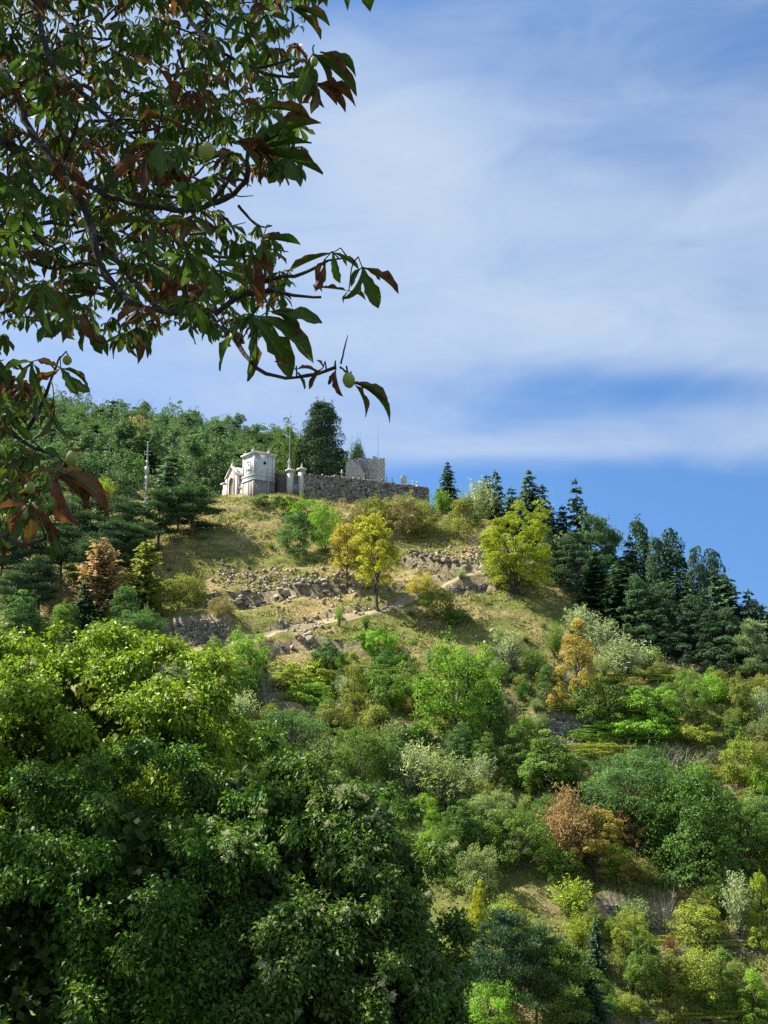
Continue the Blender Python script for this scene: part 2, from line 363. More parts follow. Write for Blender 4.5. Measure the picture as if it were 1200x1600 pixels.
if True:
    WALLS_PX = [  # pixel line from left to right, step height, bench width, wall or None
        dict(p=[(274, 986), (310, 984), (354, 984)], h=3.0, w=5, t=.6, lab='tall grey retaining wall with a pale end pillar beside the path', fine=True),
        dict(p=[(420, 1068), (450, 1070), (482, 1072)], h=1.6, w=3.5, t=.4, lab='short grey terrace wall left of the green hedged terraces'),
        dict(p=[(425, 1108), (455, 1110), (470, 1113)], h=1.3, w=3, t=.4, lab='dark terrace wall above the bare grey twigs'),
        dict(p=[(846, 1130), (880, 1134), (922, 1137)], h=1.9, w=4, t=.4, lab='pale dry stone terrace wall with a grassy top in the middle of the slope'),
        dict(p=[(608, 1136), (640, 1142), (682, 1160)], h=1.2, w=3, t=.4, lab='low dry stone wall left of the large bright green tree'),
        dict(p=[(702, 922), (730, 916), (775, 914)], h=1.5, w=3.5, t=.4, lab='dark dry stone wall curving below the broad yellow green tree'),
        dict(p=[(1008, 1086), (1040, 1088), (1062, 1090)], h=1.2, w=3, t=.4, lab='short stone wall right of the orange dry shrub'),
        dict(p=[(1030, 1512), (1060, 1512), (1092, 1508)], h=1.6, w=3, t=.4, lab='dark stone wall behind the red brown shrub'),
        dict(p=[(1000, 1598), (1060, 1600), (1150, 1606)], h=1.2, w=3, t=.4, lab='grey stone wall along the bottom right edge'),
        dict(p=[(948, 1420), (985, 1425), (1030, 1432)], h=1.7, w=3, t=.4, lab='rough dark stone bank under the big green trees'),
        dict(p=[(560, 1055), (600, 1062), (628, 1058)], h=1.2, w=3, t=.35, lab='short dark wall under the bright bramble patch'),
        dict(p=[(395, 1022), (420, 1016), (445, 1012)], h=1.1, w=3, t=.35, lab='small broken wall where the path starts to climb'),
        dict(p=[(1095, 1470), (1150, 1474), (1210, 1480)], h=1.1, w=3, t=.35, lab='low stone wall at the right edge under the silver shrub'),
        dict(p=[(1180, 1240), (1140, 1238), (1100, 1232)][::-1], h=.9, w=2.5, t=.35, lab='low pale wall under the round yellow green bush'),
    ]
    BANKS_PX = [([(330, 945), (400, 938), (470, 925), (560, 915)], 1.4, 4), ([(640, 878), (690, 885), (740, 892)], 1.6, 4),
                ([(420, 985), (480, 968), (560, 952), (640, 935)], .5, 2.2), ([(460, 1008), (520, 1010), (560, 1018)], .9, 3), ([(560, 925), (640, 915), (700, 905)], .7, 3),
                ([(420, 1065 + 30), (470, 1090), (530, 1100)], .9, 3), ([(770, 1045), (800, 1052)], .8, 3), ([(640, 1265), (760, 1240), (860, 1250)], .9, 4)]
    for wl in WALLS_PX: wl['poly'] = trace(wl['p'])
    banks = [(trace(b), h, w_) for b, h, w_ in BANKS_PX]
    for wl in WALLS_PX: bench(wl['poly'], wl['h'], wl['w'])
    for b, h, w_ in banks: bench(b, h, w_)
nx, ny = len(gx), len(gy)
I = np.arange(nx * ny).reshape(nx, ny)
mb = MB(); mb.add(np.stack([GX, GY, GZ], -1).reshape(-1, 3), quads=np.stack([I[:-1, :-1], I[1:, :-1], I[1:, 1:], I[:-1, 1:]], -1).reshape(-1, 4))
tag(mb.build('ground', M['ground'], smooth=True), kind='structure')

def path_strip(pts, width):
    pl = trace(pts); seg = np.r_[0, np.cumsum(np.linalg.norm(np.diff(pl[:, :2], axis=0), axis=1))]
    s = np.arange(0, seg[-1], .4); c = np.c_[np.interp(s, seg, pl[:, 0]), np.interp(s, seg, pl[:, 1])]
    k = np.ones(7) / 7; cp = np.pad(c, ((3, 3), (0, 0)), 'edge'); c = np.c_[np.convolve(cp[:, 0], k, 'valid'), np.convolve(cp[:, 1], k, 'valid')]
    tg = unit(np.gradient(c, axis=0)); nr = np.c_[-tg[:, 1], tg[:, 0]]
    W = width * (.8 + .35 * vnoise(c[:, 0] * 3, c[:, 1] * 3, 4, 9))
    off = np.linspace(-1, 1, 6); X = c[:, None, :] + nr[:, None, :] * (off[None, :, None] * W[:, None, None] * .5)
    Z = interp(X[..., 0], X[..., 1]) + .06 - .04 * np.abs(off)[None]
    J = np.arange(X.shape[0] * 6).reshape(-1, 6); m_ = MB()
    m_.add(np.dstack([X, Z]).reshape(-1, 3), quads=np.stack([J[:-1, :-1], J[1:, :-1], J[1:, 1:], J[:-1, 1:]], -1).reshape(-1, 4))
    tag(m_.build('path', M['path'], smooth=True), kind='structure')
path_strip([(285, 1024), (320, 1012), (370, 1003), (430, 990), (500, 975), (560, 962), (610, 950), (660, 928), (705, 912), (760, 897), (775, 885)], 1.5)
path_strip([(560, 905), (620, 905), (680, 900), (730, 893), (770, 880), (740, 850), (715, 825)], 1.2)
path_strip([(170, 800), (200, 795), (240, 790), (262, 786)], 2.2)
path_strip([(196, 792), (206, 765), (213, 745), (216, 728)], 4.5)

# ------------------------------------------------------------------ stone: walls, rocks, rubble
def stone_wall(poly, h, thick, name='stone_wall', label='', cat='wall', stone=(.42, .24), pale_end=False, sink=.5):
    """courses of separate rough stones over a dark core, following the ground"""
    seg = np.r_[0, np.cumsum(np.linalg.norm(np.diff(poly[:, :2], axis=0), axis=1))]
    def at_(s): return np.array([np.interp(s, seg, poly[:, 0]), np.interp(s, seg, poly[:, 1])])
    m_ = MB(); o0 = at_(seg[-1] / 2); r = np.random.default_rng(int(abs(o0[0] * 37 + o0[1])))
    z0 = hz(o0[0], o0[1])
    def base(s):
        c = at_(s); t = unit(at_(min(s + .3, seg[-1])) - at_(max(s - .3, 0))); n = np.array([t[1], -t[0]])
        q = c + n * .9; return c, t, n, min(hz(q[0], q[1]), hz(*(c - n * .2)) - .3)
    n_c = max(3, int(round((h + sink) / stone[1])))
    for k in range(n_c):
        s = -r.uniform(0, .3); ch = (h + sink) / n_c
        while s < seg[-1]:
            L = stone[0] * r.uniform(.55, 1.5); sm = min(max(s + L / 2, 0), seg[-1]); c, t, n, zb = base(sm)
            if k == n_c - 1 and r.random() < .35: s += L; continue
            zc = zb - sink + (k + .5) * ch; hl = L / 2 - .012; hh = ch / 2 - .01; dep = thick / 2 + r.uniform(-.05, .06)
            co = np.array([(a * hl, b * dep, e * hh) for e in (-1, 1) for a, b in ((-1, -1), (1, -1), (1, 1), (-1, 1))]) * (1 - r.uniform(0, .16, (8, 3)))
            V = np.array([(c[0] + t[0] * q[0] + n[0] * -q[1], c[1] + t[1] * q[0] + n[1] * -q[1], zc + q[2]) for q in co])
            m_.add(V - np.array([o0[0], o0[1], z0]), quads=[f[::-1] for f in BOXQ], var=r.uniform(0, 1) ** 1.3 + (.5 if pale_end and s < .9 else 0))
            s += L
    ns = max(2, int(seg[-1] / .6)); ss = np.linspace(0.05, seg[-1] - .05, ns)
    for s0, s1 in zip(ss[:-1], ss[1:]):
        V = []
        for s in (s0, s1):
            c, t, n, zb = base(s)
            for sd in (-1, 1):
                for z in (zb - sink, zb + h - .14): V.append((c[0] + n[0] * sd * thick * .36 - o0[0], c[1] + n[1] * sd * thick * .36 - o0[1], z - z0))
        m_.add(V, quads=[(0, 1, 5, 4), (2, 6, 7, 3), (1, 3, 7, 5)], var=0.0)
    o = m_.build(name, M['stone'], loc=(o0[0], o0[1], z0)); tag(o, label, cat); return o
for wl in WALLS_PX:
    stone_wall(wl['poly'], wl['h'] * .95, wl['t'], 'terrace_wall', wl['lab'], 'terrace wall', stone=(.42, .22) if not wl.get('fine') else (.34, .2), pale_end=wl.get('fine', False))

def rock_mesh(seed):
    r = np.random.default_rng(seed); bm_v = []
    import bmesh
    bm = bmesh.new(); bmesh.ops.create_icosphere(bm, subdivisions=2, radius=.5)
    ax = rdir(7, r); dd = r.uniform(.25, .42, 7)
    for v in bm.verts:
        p = np.array(v.co)
        for a, d in zip(ax, dd):
            k = p @ a
            if k > d: p = p - a * (k - d)
        p *= 1 + r.uniform(-.05, .05); v.co = p
    me = bpy.data.meshes.new('rock'); bm.to_mesh(me); bm.free()
    a = me.attributes.new('var', 'FLOAT', 'POINT'); a.data.foreach_set('value', np.full(len(me.vertices), r.uniform(.25, .8), np.float32))
    me.materials.append(M['rock']); return me
rocks = [rock_mesh(40 + i) for i in range(7)]
def put_rock(x, y, s, label, group, flat=.7, pale=False):
    o = bpy.data.objects.new('rock', random.choice(rocks)); COL.objects.link(o)
    o.location = (x, y, hz(x, y) + s * .02); o.rotation_euler = (random.uniform(-.4, .4), random.uniform(-.4, .4), random.uniform(0, 6.28))
    o.scale = (s * random.uniform(.8, 1.5), s * random.uniform(.7, 1.1), s * flat * random.uniform(.55, 1.1)); tag(o, label, 'rock', group); return o
def rock_row(px_pts, n, smin, smax, spread, label, group):
    pl = trace(px_pts); seg = np.r_[0, np.cumsum(np.linalg.norm(np.diff(pl[:, :2], axis=0), axis=1))]
    for s in rng.uniform(0, seg[-1], n):
        x = np.interp(s, seg, pl[:, 0]) + rng.normal() * spread * .4; y = np.interp(s, seg, pl[:, 1]) + rng.normal() * spread
        put_rock(x, y, rng.uniform(smin, smax), label, group)
rock_row([(325, 940), (400, 932), (470, 922), (550, 912)], 60, .35, 1.2, .4, 'jagged rock in the broken bank under the left shaded slope', 'rocks of the left broken bank')
rock_row([(638, 872), (690, 880), (745, 888)], 32, .4, 1.1, .4, 'dark rock in the bank left of the broad yellow green tree', 'rocks of the upper right bank')
rock_row([(735, 868), (760, 884)], 20, .4, 1.1, 1.2, 'pale tumbled rock at the turn of the path', 'pale rocks at the path turn')
rock_row([(400, 992), (470, 975), (540, 958), (600, 945)], 24, .18, .36, .2, 'small pale stone lining the climbing path', 'stones along the path edge')
rock_row([(460, 1000), (560, 1012)], 18, .5, 1.1, .6, 'brown rock in the small bank below the path', 'rocks below the path')
rock_row([(370, 815), (440, 800), (500, 830)], 16, .3, .8, 1.5, 'grey stone in the grass under the white tower', 'stones under the tower')
rock_row([(770, 1040), (800, 1056)], 14, .4, 1.0, .6, 'brown rock in the scar right of the large bright tree', 'rocks of the small scar')
rock_row([(1040, 1025), (1090, 1030), (1140, 1046)], 26, .4, 1.0, .6, 'weathered rock of the pale bank below the dark firs', 'rocks of the pale bank')
rock_row([(1090, 1420), (1190, 1416)], 16, .5, 1.2, .6, 'grey rock in the lower right terrace bank', 'rocks of the lower right bank')
rock_row([(860, 1150), (905, 1165)], 12, .3, .8, .8, 'pale fallen stone below the middle terrace wall', 'fallen stones below the terrace wall')
q = hit(770, 988)
put_rock(q[0], q[1], 1.3, 'large white boulder alone on the dry slope', None)
q = hit(776, 1003)
put_rock(q[0], q[1], 1.0, 'smaller white boulder just below the large one', None)
# small rubble nobody could count
mb = MB()
def rubble(poly, n, size=(.08, .26)):
    pl = trace(poly); seg = np.r_[0, np.cumsum(np.linalg.norm(np.diff(pl[:, :2], axis=0), axis=1))]
    s = rng.uniform(0, seg[-1], n); x = np.interp(s, seg, pl[:, 0]) + rng.normal(size=n) * .5; y = np.interp(s, seg, pl[:, 1]) + rng.normal(size=n) * 1.4
    z = interp(x, y)
    for i in range(n):
        h = rng.uniform(*size); co = np.array([(a, b, e) for e in (-1, 1) for a, b in ((-1, -1), (1, -1), (1, 1), (-1, 1))]) * h * rng.uniform(.45, 1, (8, 3))
        mb.add(co + [x[i], y[i], z[i] + h * .3], quads=BOXQ, var=rng.uniform(.3, 1))
for pl_, n_ in (([(330, 912), (420, 915), (500, 920)], 160), ([(380, 935), (560, 915)], 200), ([(640, 870), (760, 885)], 160), ([(330, 880), (440, 905)], 90), ([(740, 860), (765, 890)], 160), ([(430, 985), (600, 948)], 70), ([(860, 1140), (900, 1165)], 90), ([(1040, 1030), (1140, 1048)], 160), ([(770, 1035), (800, 1060)], 80)):
    rubble(pl_, n_)
tag(mb.build('rubble', M['rock']), 'loose stone rubble scattered on the slope', 'rubble', kind='stuff')

# ------------------------------------------------------------------ the cemetery on the knoll
TH = R(35.5)
C0 = hit(396, 771)[:2] if hit(396, 771) is not None else P(396, 771, 151)[:2]
C0 = P(396, 771, 152.5)[:2]
ZB = P(396, 774, 152.5)[2]
def local(mb, root):  # rotate local (u, v, z) into the world frame of the row of tombs
    return mb
def tomb_root(name, label, cat, u, v, z=None):
    x = C0[0] + u * math.cos(TH) - v * math.sin(TH); y = C0[1] + u * math.sin(TH) + v * math.cos(TH)
    return tag(empty(name, (x, y, ZB if z is None else z), TH), label, cat)
# white two storey tomb: u to the right and back, v to the left and back
S = 3.4
t = tomb_root('mausoleum', 'tall white two storey tomb tower with flat corniced roof and round window', 'mausoleum', 0, 0)
mb = MB(); box(mb, 0, S, 0, S, -1.6, 2.35)
for a, b in ((0, .28), (1.25, 1.4), (2.2, 2.35), (S - .28, S)): box(mb, a, b, -.05, .0, -1.6, 2.35)
for a, b in ((0, .28), (1.5, 1.7), (S - .28, S)): box(mb, -.05, 0, a, b, -1.6, 2.35)
mb.build('plinth', M['plinth'], t)
mb = MB(); box(mb, .05, S - .05, .05, S - .05, 2.35, 6.1)
for a, b in ((.0, .3), (S - .3, S)): box(mb, a, b, -.02, .05, 3.1, 6.0); box(mb, -.02, .05, a, b, 3.1, 6.0)
mb.build('wall', M['plaster'], t)
mb = MB(); box(mb, -.1, S + .1, -.1, S + .1, 2.35, 2.5); box(mb, -.02, S + .02, -.02, S + .02, 2.5, 3.0); box(mb, -.12, S + .12, -.12, S + .12, 3.0, 3.14)
mb.build('string_course', M['plaster'], t)
mb = MB(); box(mb, -.12, S + .12, -.12, S + .12, 6.1, 6.24); box(mb, -.25, S + .25, -.25, S + .25, 6.24, 6.4)
mb.build('cornice', M['plaster'], t)
mb = MB(); box(mb, -.2, S + .2, -.2, S + .2, 6.4, 6.8, 1.2, 1.2); rf = mb.build('roof', M['tile'], t)
for u, v in ((-.02, .25), (-.02 + .3, S - .2), (S - .9, .15)):
    mb = MB(); box(mb, u - .17, u + .17, v - .17, v + .17, 6.41, 6.75); lathe(mb, [(.14, 6.75), (.05, 6.9), (.1, 7.02), (.02, 7.25)], 8, (u, v, 0)); mb.build('finial', M['pale_stone'], t)
def disc_panel(mb, cu, cz, r, axis, off, k=20, ring=None):
    a = np.arange(k) * 2 * np.pi / k
    if axis == 'u':
        V = [(cu + r * math.cos(x), off, cz + r * math.sin(x)) for x in a] + [(cu + r * math.cos(x), off + .08, cz + r * math.sin(x)) for x in a]
        c = [(cu, off, cz)]
    else:
        V = [(off, cu + r * math.cos(x), cz + r * math.sin(x)) for x in a] + [(off + .08, cu + r * math.cos(x), cz + r * math.sin(x)) for x in a]
        c = [(off, cu, cz)]
    V = V + c; mb.add(V, quads=[(i, (i + 1) % k, k + (i + 1) % k, k + i) for i in range(k)], tris=[(2 * k, (i + 1) % k, i) for i in range(k)])
mb = MB(); disc_panel(mb, 1.75, 4.95, .24, 'u', .03); wn = mb.build('window', M['dark'], t)
mb = MB(); lathe(mb, [(.24, 0), (.34, 0), (.34, .07), (.24, .07)], 20); fr = mb.build('frame', M['plaster'], wn); fr.rotation_euler = (R(90), 0, 0); fr.location = (1.75, .06, 4.95)
mb = MB()
for v0, v1, z0, z1 in ((1.3, 2.1, 3.4, 3.6), (1.1, 1.2, 3.5, 5.2), (2.2, 2.3, 3.5, 5.2), (1.1, 2.3, 5.2, 5.3)): box(mb, -.03, .05, v0, v1, z0, z1)
mb.build('niche_frame', M['plaster'], t)
mb = MB(); disc_panel(mb, 1.7, 4.75, .16, 'v', .02); box(mb, .01, .05, 1.45, 1.95, 3.9, 4.1); mb.build('niche', M['dark'], t)
mb = MB(); tube(mb, [(2.35, -.12, -1.4), (2.35, -.12, 2.3), (2.35, -.16, 2.6), (2.35, -.16, 6.1)], .055, 8); mb.build('downpipe', M['plaster'], t)

# gabled chapel tomb further back in the row
t = tomb_root('chapel', 'small gabled cream chapel tomb with arched facade, left of the white tomb tower', 'chapel', 0, 5.0)
Wc, Dc, Hc = 3.5, 4.6, 3.9
mb = MB(); box(mb, .12, Dc, .1, Wc - .1, -2.4, Hc)
mb.build('side_wall', M['brownwall'], t)
mb = MB(); apex = Hc + 1.45
V = [(0, 0, -2.4), (0, Wc, -2.4), (0, Wc, Hc), (0, Wc / 2, apex), (0, 0, Hc)]; V2 = [(.3, y, z) for _, y, z in V]
mb.add(V + V2, quads=[(0, 1, 2, 4), (1, 6, 7, 2), (5, 0, 4, 9), (9, 7, 6, 5)], tris=[(4, 2, 3), (7, 9, 8)])
mb.add([(0, Wc, Hc), (0, Wc / 2, apex), (.3, Wc / 2, apex), (.3, Wc, Hc), (0, 0, Hc), (.3, 0, Hc)], quads=[(0, 3, 2, 1), (1, 2, 5, 4)])
for a, b in ((0, .35), (Wc - .35, Wc)): box(mb, -.1, -.002, a, b, -2.4, Hc - .1)
mb.build('facade', M['pale_stone'], t)
mb = MB()
for sgn in (-1, 1):
    y0, y1 = Wc / 2, Wc / 2 + sgn * (Wc / 2 + .2)
    mb.add([(-.2, y0, apex + .02), (.4, y0, apex + .02), (.4, y1, Hc - .18), (-.2, y1, Hc - .18), (-.2, y0, apex + .24), (.4, y0, apex + .24), (.4, y1, Hc + .04), (-.2, y1, Hc + .04)], quads=BOXQ)
mb.build('gable_coping', M['pale_stone'], t)
mb = MB()
for sgn in (-1, 1):
    y0, y1 = Wc / 2, Wc / 2 + sgn * (Wc / 2 + .1)
    mb.add([(.41, y0, apex - .12), (Dc + .2, y0, apex - .12), (Dc + .2, y1, Hc - .1), (.41, y1, Hc - .1), (.41, y0, apex + .02), (Dc + .2, y0, apex + .02), (Dc + .2, y1, Hc + .03), (.41, y1, Hc + .03)], quads=BOXQ)
mb.build('roof', M['rooftile'], t)
def arch(mb, cy, z0, zs, r, x0, x1, k=10):
    a = np.linspace(0, np.pi, k + 1); pts = [(cy + r, z0)] + [(cy + r * math.cos(x), zs + r * math.sin(x)) for x in a] + [(cy - r, z0)]
    n = len(pts); V = [(x0, y, z) for y, z in pts] + [(x1, y, z) for y, z in pts]
    V += [(x0, cy, (z0 + zs) / 2)]
    mb.add(V, quads=[(i, i + 1, n + i + 1, n + i) for i in range(n - 1)], tris=[(2 * n, i, i + 1) for i in range(n - 1)] + [(2 * n, n - 1, 0)])
mb = MB(); arch(mb, Wc / 2, .9, 3.0, .62, -.02, .01); wn = mb.build('arched_niche', M['brownwall'], t)
mb = MB()
aa = np.linspace(-.2, np.pi + .2, 14)
tube(mb, [(-.05, Wc / 2 + .75 * math.cos(x), 3.0 + .75 * math.sin(x)) for x in aa], .09, 6)
for sg in (-1, 1): tube(mb, [(-.05, Wc / 2 + sg * .75, .9), (-.05, Wc / 2 + sg * .75, 2.95)], .08, 6)
mb.build('arch_moulding', M['pale_stone'], t)
mb = MB(); box(mb, -.14, -.003, .0, Wc, .55, .75); box(mb, -.12, -.003, .36, .9, -.2, .0); mb.build('ledge', M['pale_stone'], t)
mb = MB(); box(mb, -.12, .22, Wc / 2 - .15, Wc / 2 + .15, apex + .1, apex + .5, .05, .05); lathe(mb, [(.12, .5), (.05, .6), (.1, .72), (.02, 1.0)], 8, (.05, Wc / 2, apex)); mb.build('finial', M['pale_stone'], t)
mb = MB(); box(mb, .0, Dc, Wc + .02, Wc + 1.3, -2.4, 2.4); mb.build('annexe', M['brownwall'], t)
mb = MB(); box(mb, -.15, .6, Wc + .05, Wc + .7, -2.4, 3.1); box(mb, -.25, .7, Wc - .02, Wc + 1.4, 3.1, 3.3); box(mb, .05, .35, Wc + .3, Wc + .55, 3.3, 4.2, .08, .06); mb.build('pillar', M['pale_stone'], t)

t = tomb_root('tomb_wall', 'low pale stepped wall joining the chapel tomb to the white tower', 'wall', .25, S)
mb = MB(); box(mb, 0, .45, .01, 1.58, -2, 1.7); t2 = mb.build('wall_body', M['pale_stone'], t)
mb = MB(); box(mb, -.1, .55, .0, .8, 1.7, 2.3, .03, .02); box(mb, -.1, .55, .81, 1.56, 1.7, 1.95, .03, .02); mb.build('coping', M['pale_stone'], t)
mb = MB(); box(mb, -.03, .0, .35, .8, .4, .62); box(mb, -.03, .0, .3, 1.1, -.1, .1); mb.build('plaque', M['brownwall'], t)

# gateway and perimeter wall
def at_px(px, py, Y): q = P(px, py, Y); return q
def pillar(px, ptop, pbot, Y, wpx, label):
    q = P(px, pbot, Y); h = P(px, ptop, Y)[2] - q[2]; w_ = wpx / F * Y / 2
    t = tag(empty('gate_pillar', q, TH), label, 'gate pillar')
    mb = MB(); box(mb, -w_, w_, -w_, w_, -1.2, h); mb.build('shaft', M['pale_stone'], t)
    mb = MB(); box(mb, -w_ * 1.5, w_ * 1.5, -w_ * 1.5, w_ * 1.5, h, h + .14); box(mb, -w_ * 1.7, w_ * 1.7, -w_ * 1.7, w_ * 1.7, h + .14, h + .32, w_ * .5, w_ * .5)
    mb.build('capital', M['pale_stone'], t); return t, h + .32, w_
p1, ph, pw = pillar(453, 737, 768, 152.5, 8, 'left stone gate pillar with a spreading cap beside the rubble wall')
p2, ph2, pw2 = pillar(471, 735, 769, 152.5, 8, 'right stone gate pillar with a pointed finial at the end of the long wall')
mb = MB(); lathe(mb, [(.16, 0), (.08, .1), (.17, .3), (.1, .5), (.02, .8)], 8, (0, 0, ph2)); mb.build('finial', M['pale_stone'], p2)
g0, g1 = P(457.5, 769, 152.5), P(466.5, 769, 152.5)
t = tag(empty('iron_gate', g0), 'blue grey iron gate closed between the two pale pillars', 'gate')
Lg = float(np.linalg.norm(g1[:2] - g0[:2])); hg = 2.5; t.rotation_euler.z = math.atan2(g1[1] - g0[1], g1[0] - g0[0])
mb = MB(); [box(mb, a, a + .04, -.02, .02, 0, hg) for a in (0, Lg / 2 - .02, Lg - .04)]; [box(mb, .04, Lg - .04, -.015, .015, z, z + .05) for z in (.1, 1.1, hg - .1)]; mb.build('frame', M['iron'], t)
mb = MB()
for a in np.arange(.1, Lg - .05, .1): tube(mb, [(a, .0, .12), (a, 0, hg + .12)], .014, 5)
box(mb, .05, Lg - .05, -.008, .008, .16, 1.09); mb.build('bars', M['iron'], t)
# small angel and monument over the gate wall
def statue(px, ptop, pbot, Y, label):
    q = P(px, pbot, Y); H = P(px, ptop, Y)[2] - q[2]
    t = tag(empty('statue', q), label, 'statue')
    mb = MB(); box(mb, -.25, .25, -.25, .25, -.8, H * .25, .03, .03); mb.build('pedestal', M['pale_stone'], t)
    mb = MB(); z0 = H * .25; h = H * .75
    lathe(mb, [(.2, 0), (.21, h * .1), (.14, h * .45), (.17, h * .68), (.2, h * .76), (.08, h * .82), (.1, h * .88), (.1, h * .94), (.02, h)], 10, (0, 0, z0))
    for sg in (-1, 1): tube(mb, [(sg * .18, 0, z0 + h * .74), (sg * .24, -.08, z0 + h * .6), (sg * .1, -.2, z0 + h * .55)], [.06, .05, .04], 6)
    mb.build('figure', M['pale_stone'], t); return t
statue(452, 716, 738, 154.5, 'small pale stone figure standing behind the left gate pillar')
# rubble wall between tower and gate, with old brown ruin
def line3(a, b, n=6): return np.array([a + (b - a) * k / n for k in range(n + 1)])
def wall_px(pts, thick, label, name='stone_wall', cat='wall', mat='stone', stone=(.34, .2), sink=.8, seed=1, jag=.12):
    """free standing rubble wall given by (px, top, bottom, distance) along its face"""
    r = np.random.default_rng(seed); A = [P(p[0], p[1], p[3]) for p in pts]; B = [P(p[0], p[2], p[3]) for p in pts]
    seg = np.r_[0, np.cumsum([np.linalg.norm((A[i + 1] - A[i])[:2]) for i in range(len(A) - 1)])]
    g = lambda s, arr, k: np.interp(s, seg, [a[k] for a in arr]); o0 = B[0].copy(); m_ = MB(); L = seg[-1]
    ztop = lambda s: g(s, A, 2); zbot = lambda s: g(s, B, 2) - sink
    k = 0; z = 0.0
    zmin = min(zbot(x) for x in np.linspace(0, L, 20)); zmax = max(ztop(x) for x in np.linspace(0, L, 40))
    z = zmin
    while z < zmax + .05:
        ch = stone[1] * r.uniform(.8, 1.25); s = -r.uniform(0, .3)
        while s < L:
            l = stone[0] * r.uniform(.5, 1.6); sm = min(max(s + l / 2, 0), L); zt = ztop(sm) + r.normal() * jag
            if z + ch * .5 < zt and z + ch > zbot(sm):
                c = np.array([g(sm, B, 0), g(sm, B, 1)]); e = .05; tt = unit(np.array([g(min(sm + e, L), B, 0) - g(max(sm - e, 0), B, 0), g(min(sm + e, L), B, 1) - g(max(sm - e, 0), B, 1)])); n = np.array([tt[1], -tt[0]])
                co = np.array([(a * (l / 2 - .01), b * (thick / 2 + r.uniform(-.04, .05)), q * (ch / 2 - .008)) for q in (-1, 1) for a, b in ((-1, -1), (1, -1), (1, 1), (-1, 1))]) * (1 - r.uniform(0, .16, (8, 3)))
                m_.add(np.array([(c[0] + tt[0] * w[0] + n[0] * w[1] - o0[0], c[1] + tt[1] * w[0] + n[1] * w[1] - o0[1], z + ch / 2 + w[2] - o0[2]) for w in co]), quads=BOXQ, var=r.uniform(.0, 1))
            s += l
        z += ch
    ss = np.linspace(.03, L - .03, max(8, int(L / .4)))
    for s0, s1 in zip(ss[:-1], ss[1:]):
        V = []
        for s in (s0, s1):
            c = np.array([g(s, B, 0), g(s, B, 1)]); tt = unit(np.array([B[-1][0] - B[0][0], B[-1][1] - B[0][1]])); n = np.array([tt[1], -tt[0]])
            for sd in (-1, 1):
                for zz in (zbot(s), ztop(s) - .12): V.append((c[0] + n[0] * sd * thick * .36 - o0[0], c[1] + n[1] * sd * thick * .36 - o0[1], zz - o0[2]))
        m_.add(V, quads=[(0, 1, 5, 4), (2, 6, 7, 3), (1, 3, 7, 5)], var=0.1)
    o = m_.build(name, M[mat], loc=tuple(o0)); tag(o, label, cat); return o
wall_px([(475, 741, 770, 152.5), (500, 743, 773, 153), (530, 745, 776, 153.8), (560, 747, 780, 154.5), (600, 753, 784, 155.5), (630, 757, 788, 156), (655, 759, 790, 156.5), (664, 762, 791, 157), (668, 765, 792, 158.5), (667, 766, 790, 162)], .55,
        'long grey rubble wall round the cemetery with a rounded right end', 'cemetery_wall', 'stone wall', seed=3, sink=1.6)
wall_px([(431, 740, 768, 156), (440, 742, 768, 154.5), (450, 742, 768, 153.5)], .5, 'crumbling brown wall between the white tower and the gate', 'ruined_wall', 'stone wall', 'brownwall', seed=4, jag=.2)
# ruin with broken top
t = wall_px([(541, 724, 748, 159), (546, 719, 748, 159), (552, 722, 748, 159), (562, 728, 748, 159), (568, 736, 750, 159)], .5, 'broken stepped gable of the ruin in front of the round cypress', 'ruined_gable', 'ruin', 'pale_stone', seed=5, jag=.22)
t = wall_px([(551, 720, 750, 163), (566, 717, 750, 162), (574, 722, 750, 161), (578, 717, 750, 160.5), (590, 716, 750, 160), (596, 717, 750, 160.4), (598, 720, 750, 164)], .7, 'tall ruined stone building with a jagged top inside the cemetery', 'ruined_building', 'ruin', 'pale_stone', stone=(.5, .26), seed=6, jag=.38)
def cross(px, ptop, pbot, Y, label):
    q = P(px, pbot, Y); H = P(px, ptop, Y)[2] - q[2]; t = tag(empty('grave_cross', q, R(15)), label, 'grave cross')
    mb = MB(); box(mb, -H * .28, H * .28, -.15, .15, -.6, H * .22, .04, .03); mb.build('base', M['pale_stone'], t)
    mb = MB(); box(mb, -.06, .06, -.06, .06, H * .22, H); box(mb, -H * .2, -.062, -.05, .05, H * .66, H * .66 + .13); box(mb, .062, H * .2, -.05, .05, H * .66, H * .66 + .13); mb.build('cross', M['pale_stone'], t)
cross(534, 734, 748, 156.5, 'white stone cross standing above the long cemetery wall')
cross(604, 744, 752, 160, 'tiny cross just right of the ruined building')
cross(613, 746, 754, 160.5, 'tiny cross between the ruin and the round headed gravestone')
cross(645, 751, 758, 160.5, 'tiny cross right of the round headed gravestone')
cross(652, 752, 760, 160, 'tiny cross nearest the right end of the cemetery wall')
q = P(631, 756, 160); t = tag(empty('gravestone', q, R(12)), 'tall round headed gravestone showing above the cemetery wall', 'gravestone')
mb = MB(); aa = np.linspace(0, np.pi, 12); pts = [(.42, -1)] + [(.42 * math.cos(x), .95 + .42 * math.sin(x)) for x in aa] + [(-.42, -1)]; n = len(pts)
mb.add([(x, -.15, z) for x, z in pts] + [(x, .15, z) for x, z in pts] + [(0, -.15, .4), (0, .15, .4)], quads=[(i, i + 1, n + i + 1, n + i) for i in range(n - 1)], tris=[(2 * n, i + 1, i) for i in range(n - 1)] + [(2 * n + 1, n + i, n + i + 1) for i in range(n - 1)])
mb.build('stone', M['pale_stone'], t); mb = MB(); box(mb, -.55, .55, -.25, .25, -1, -.02); mb.build('base', M['pale_stone'], t)
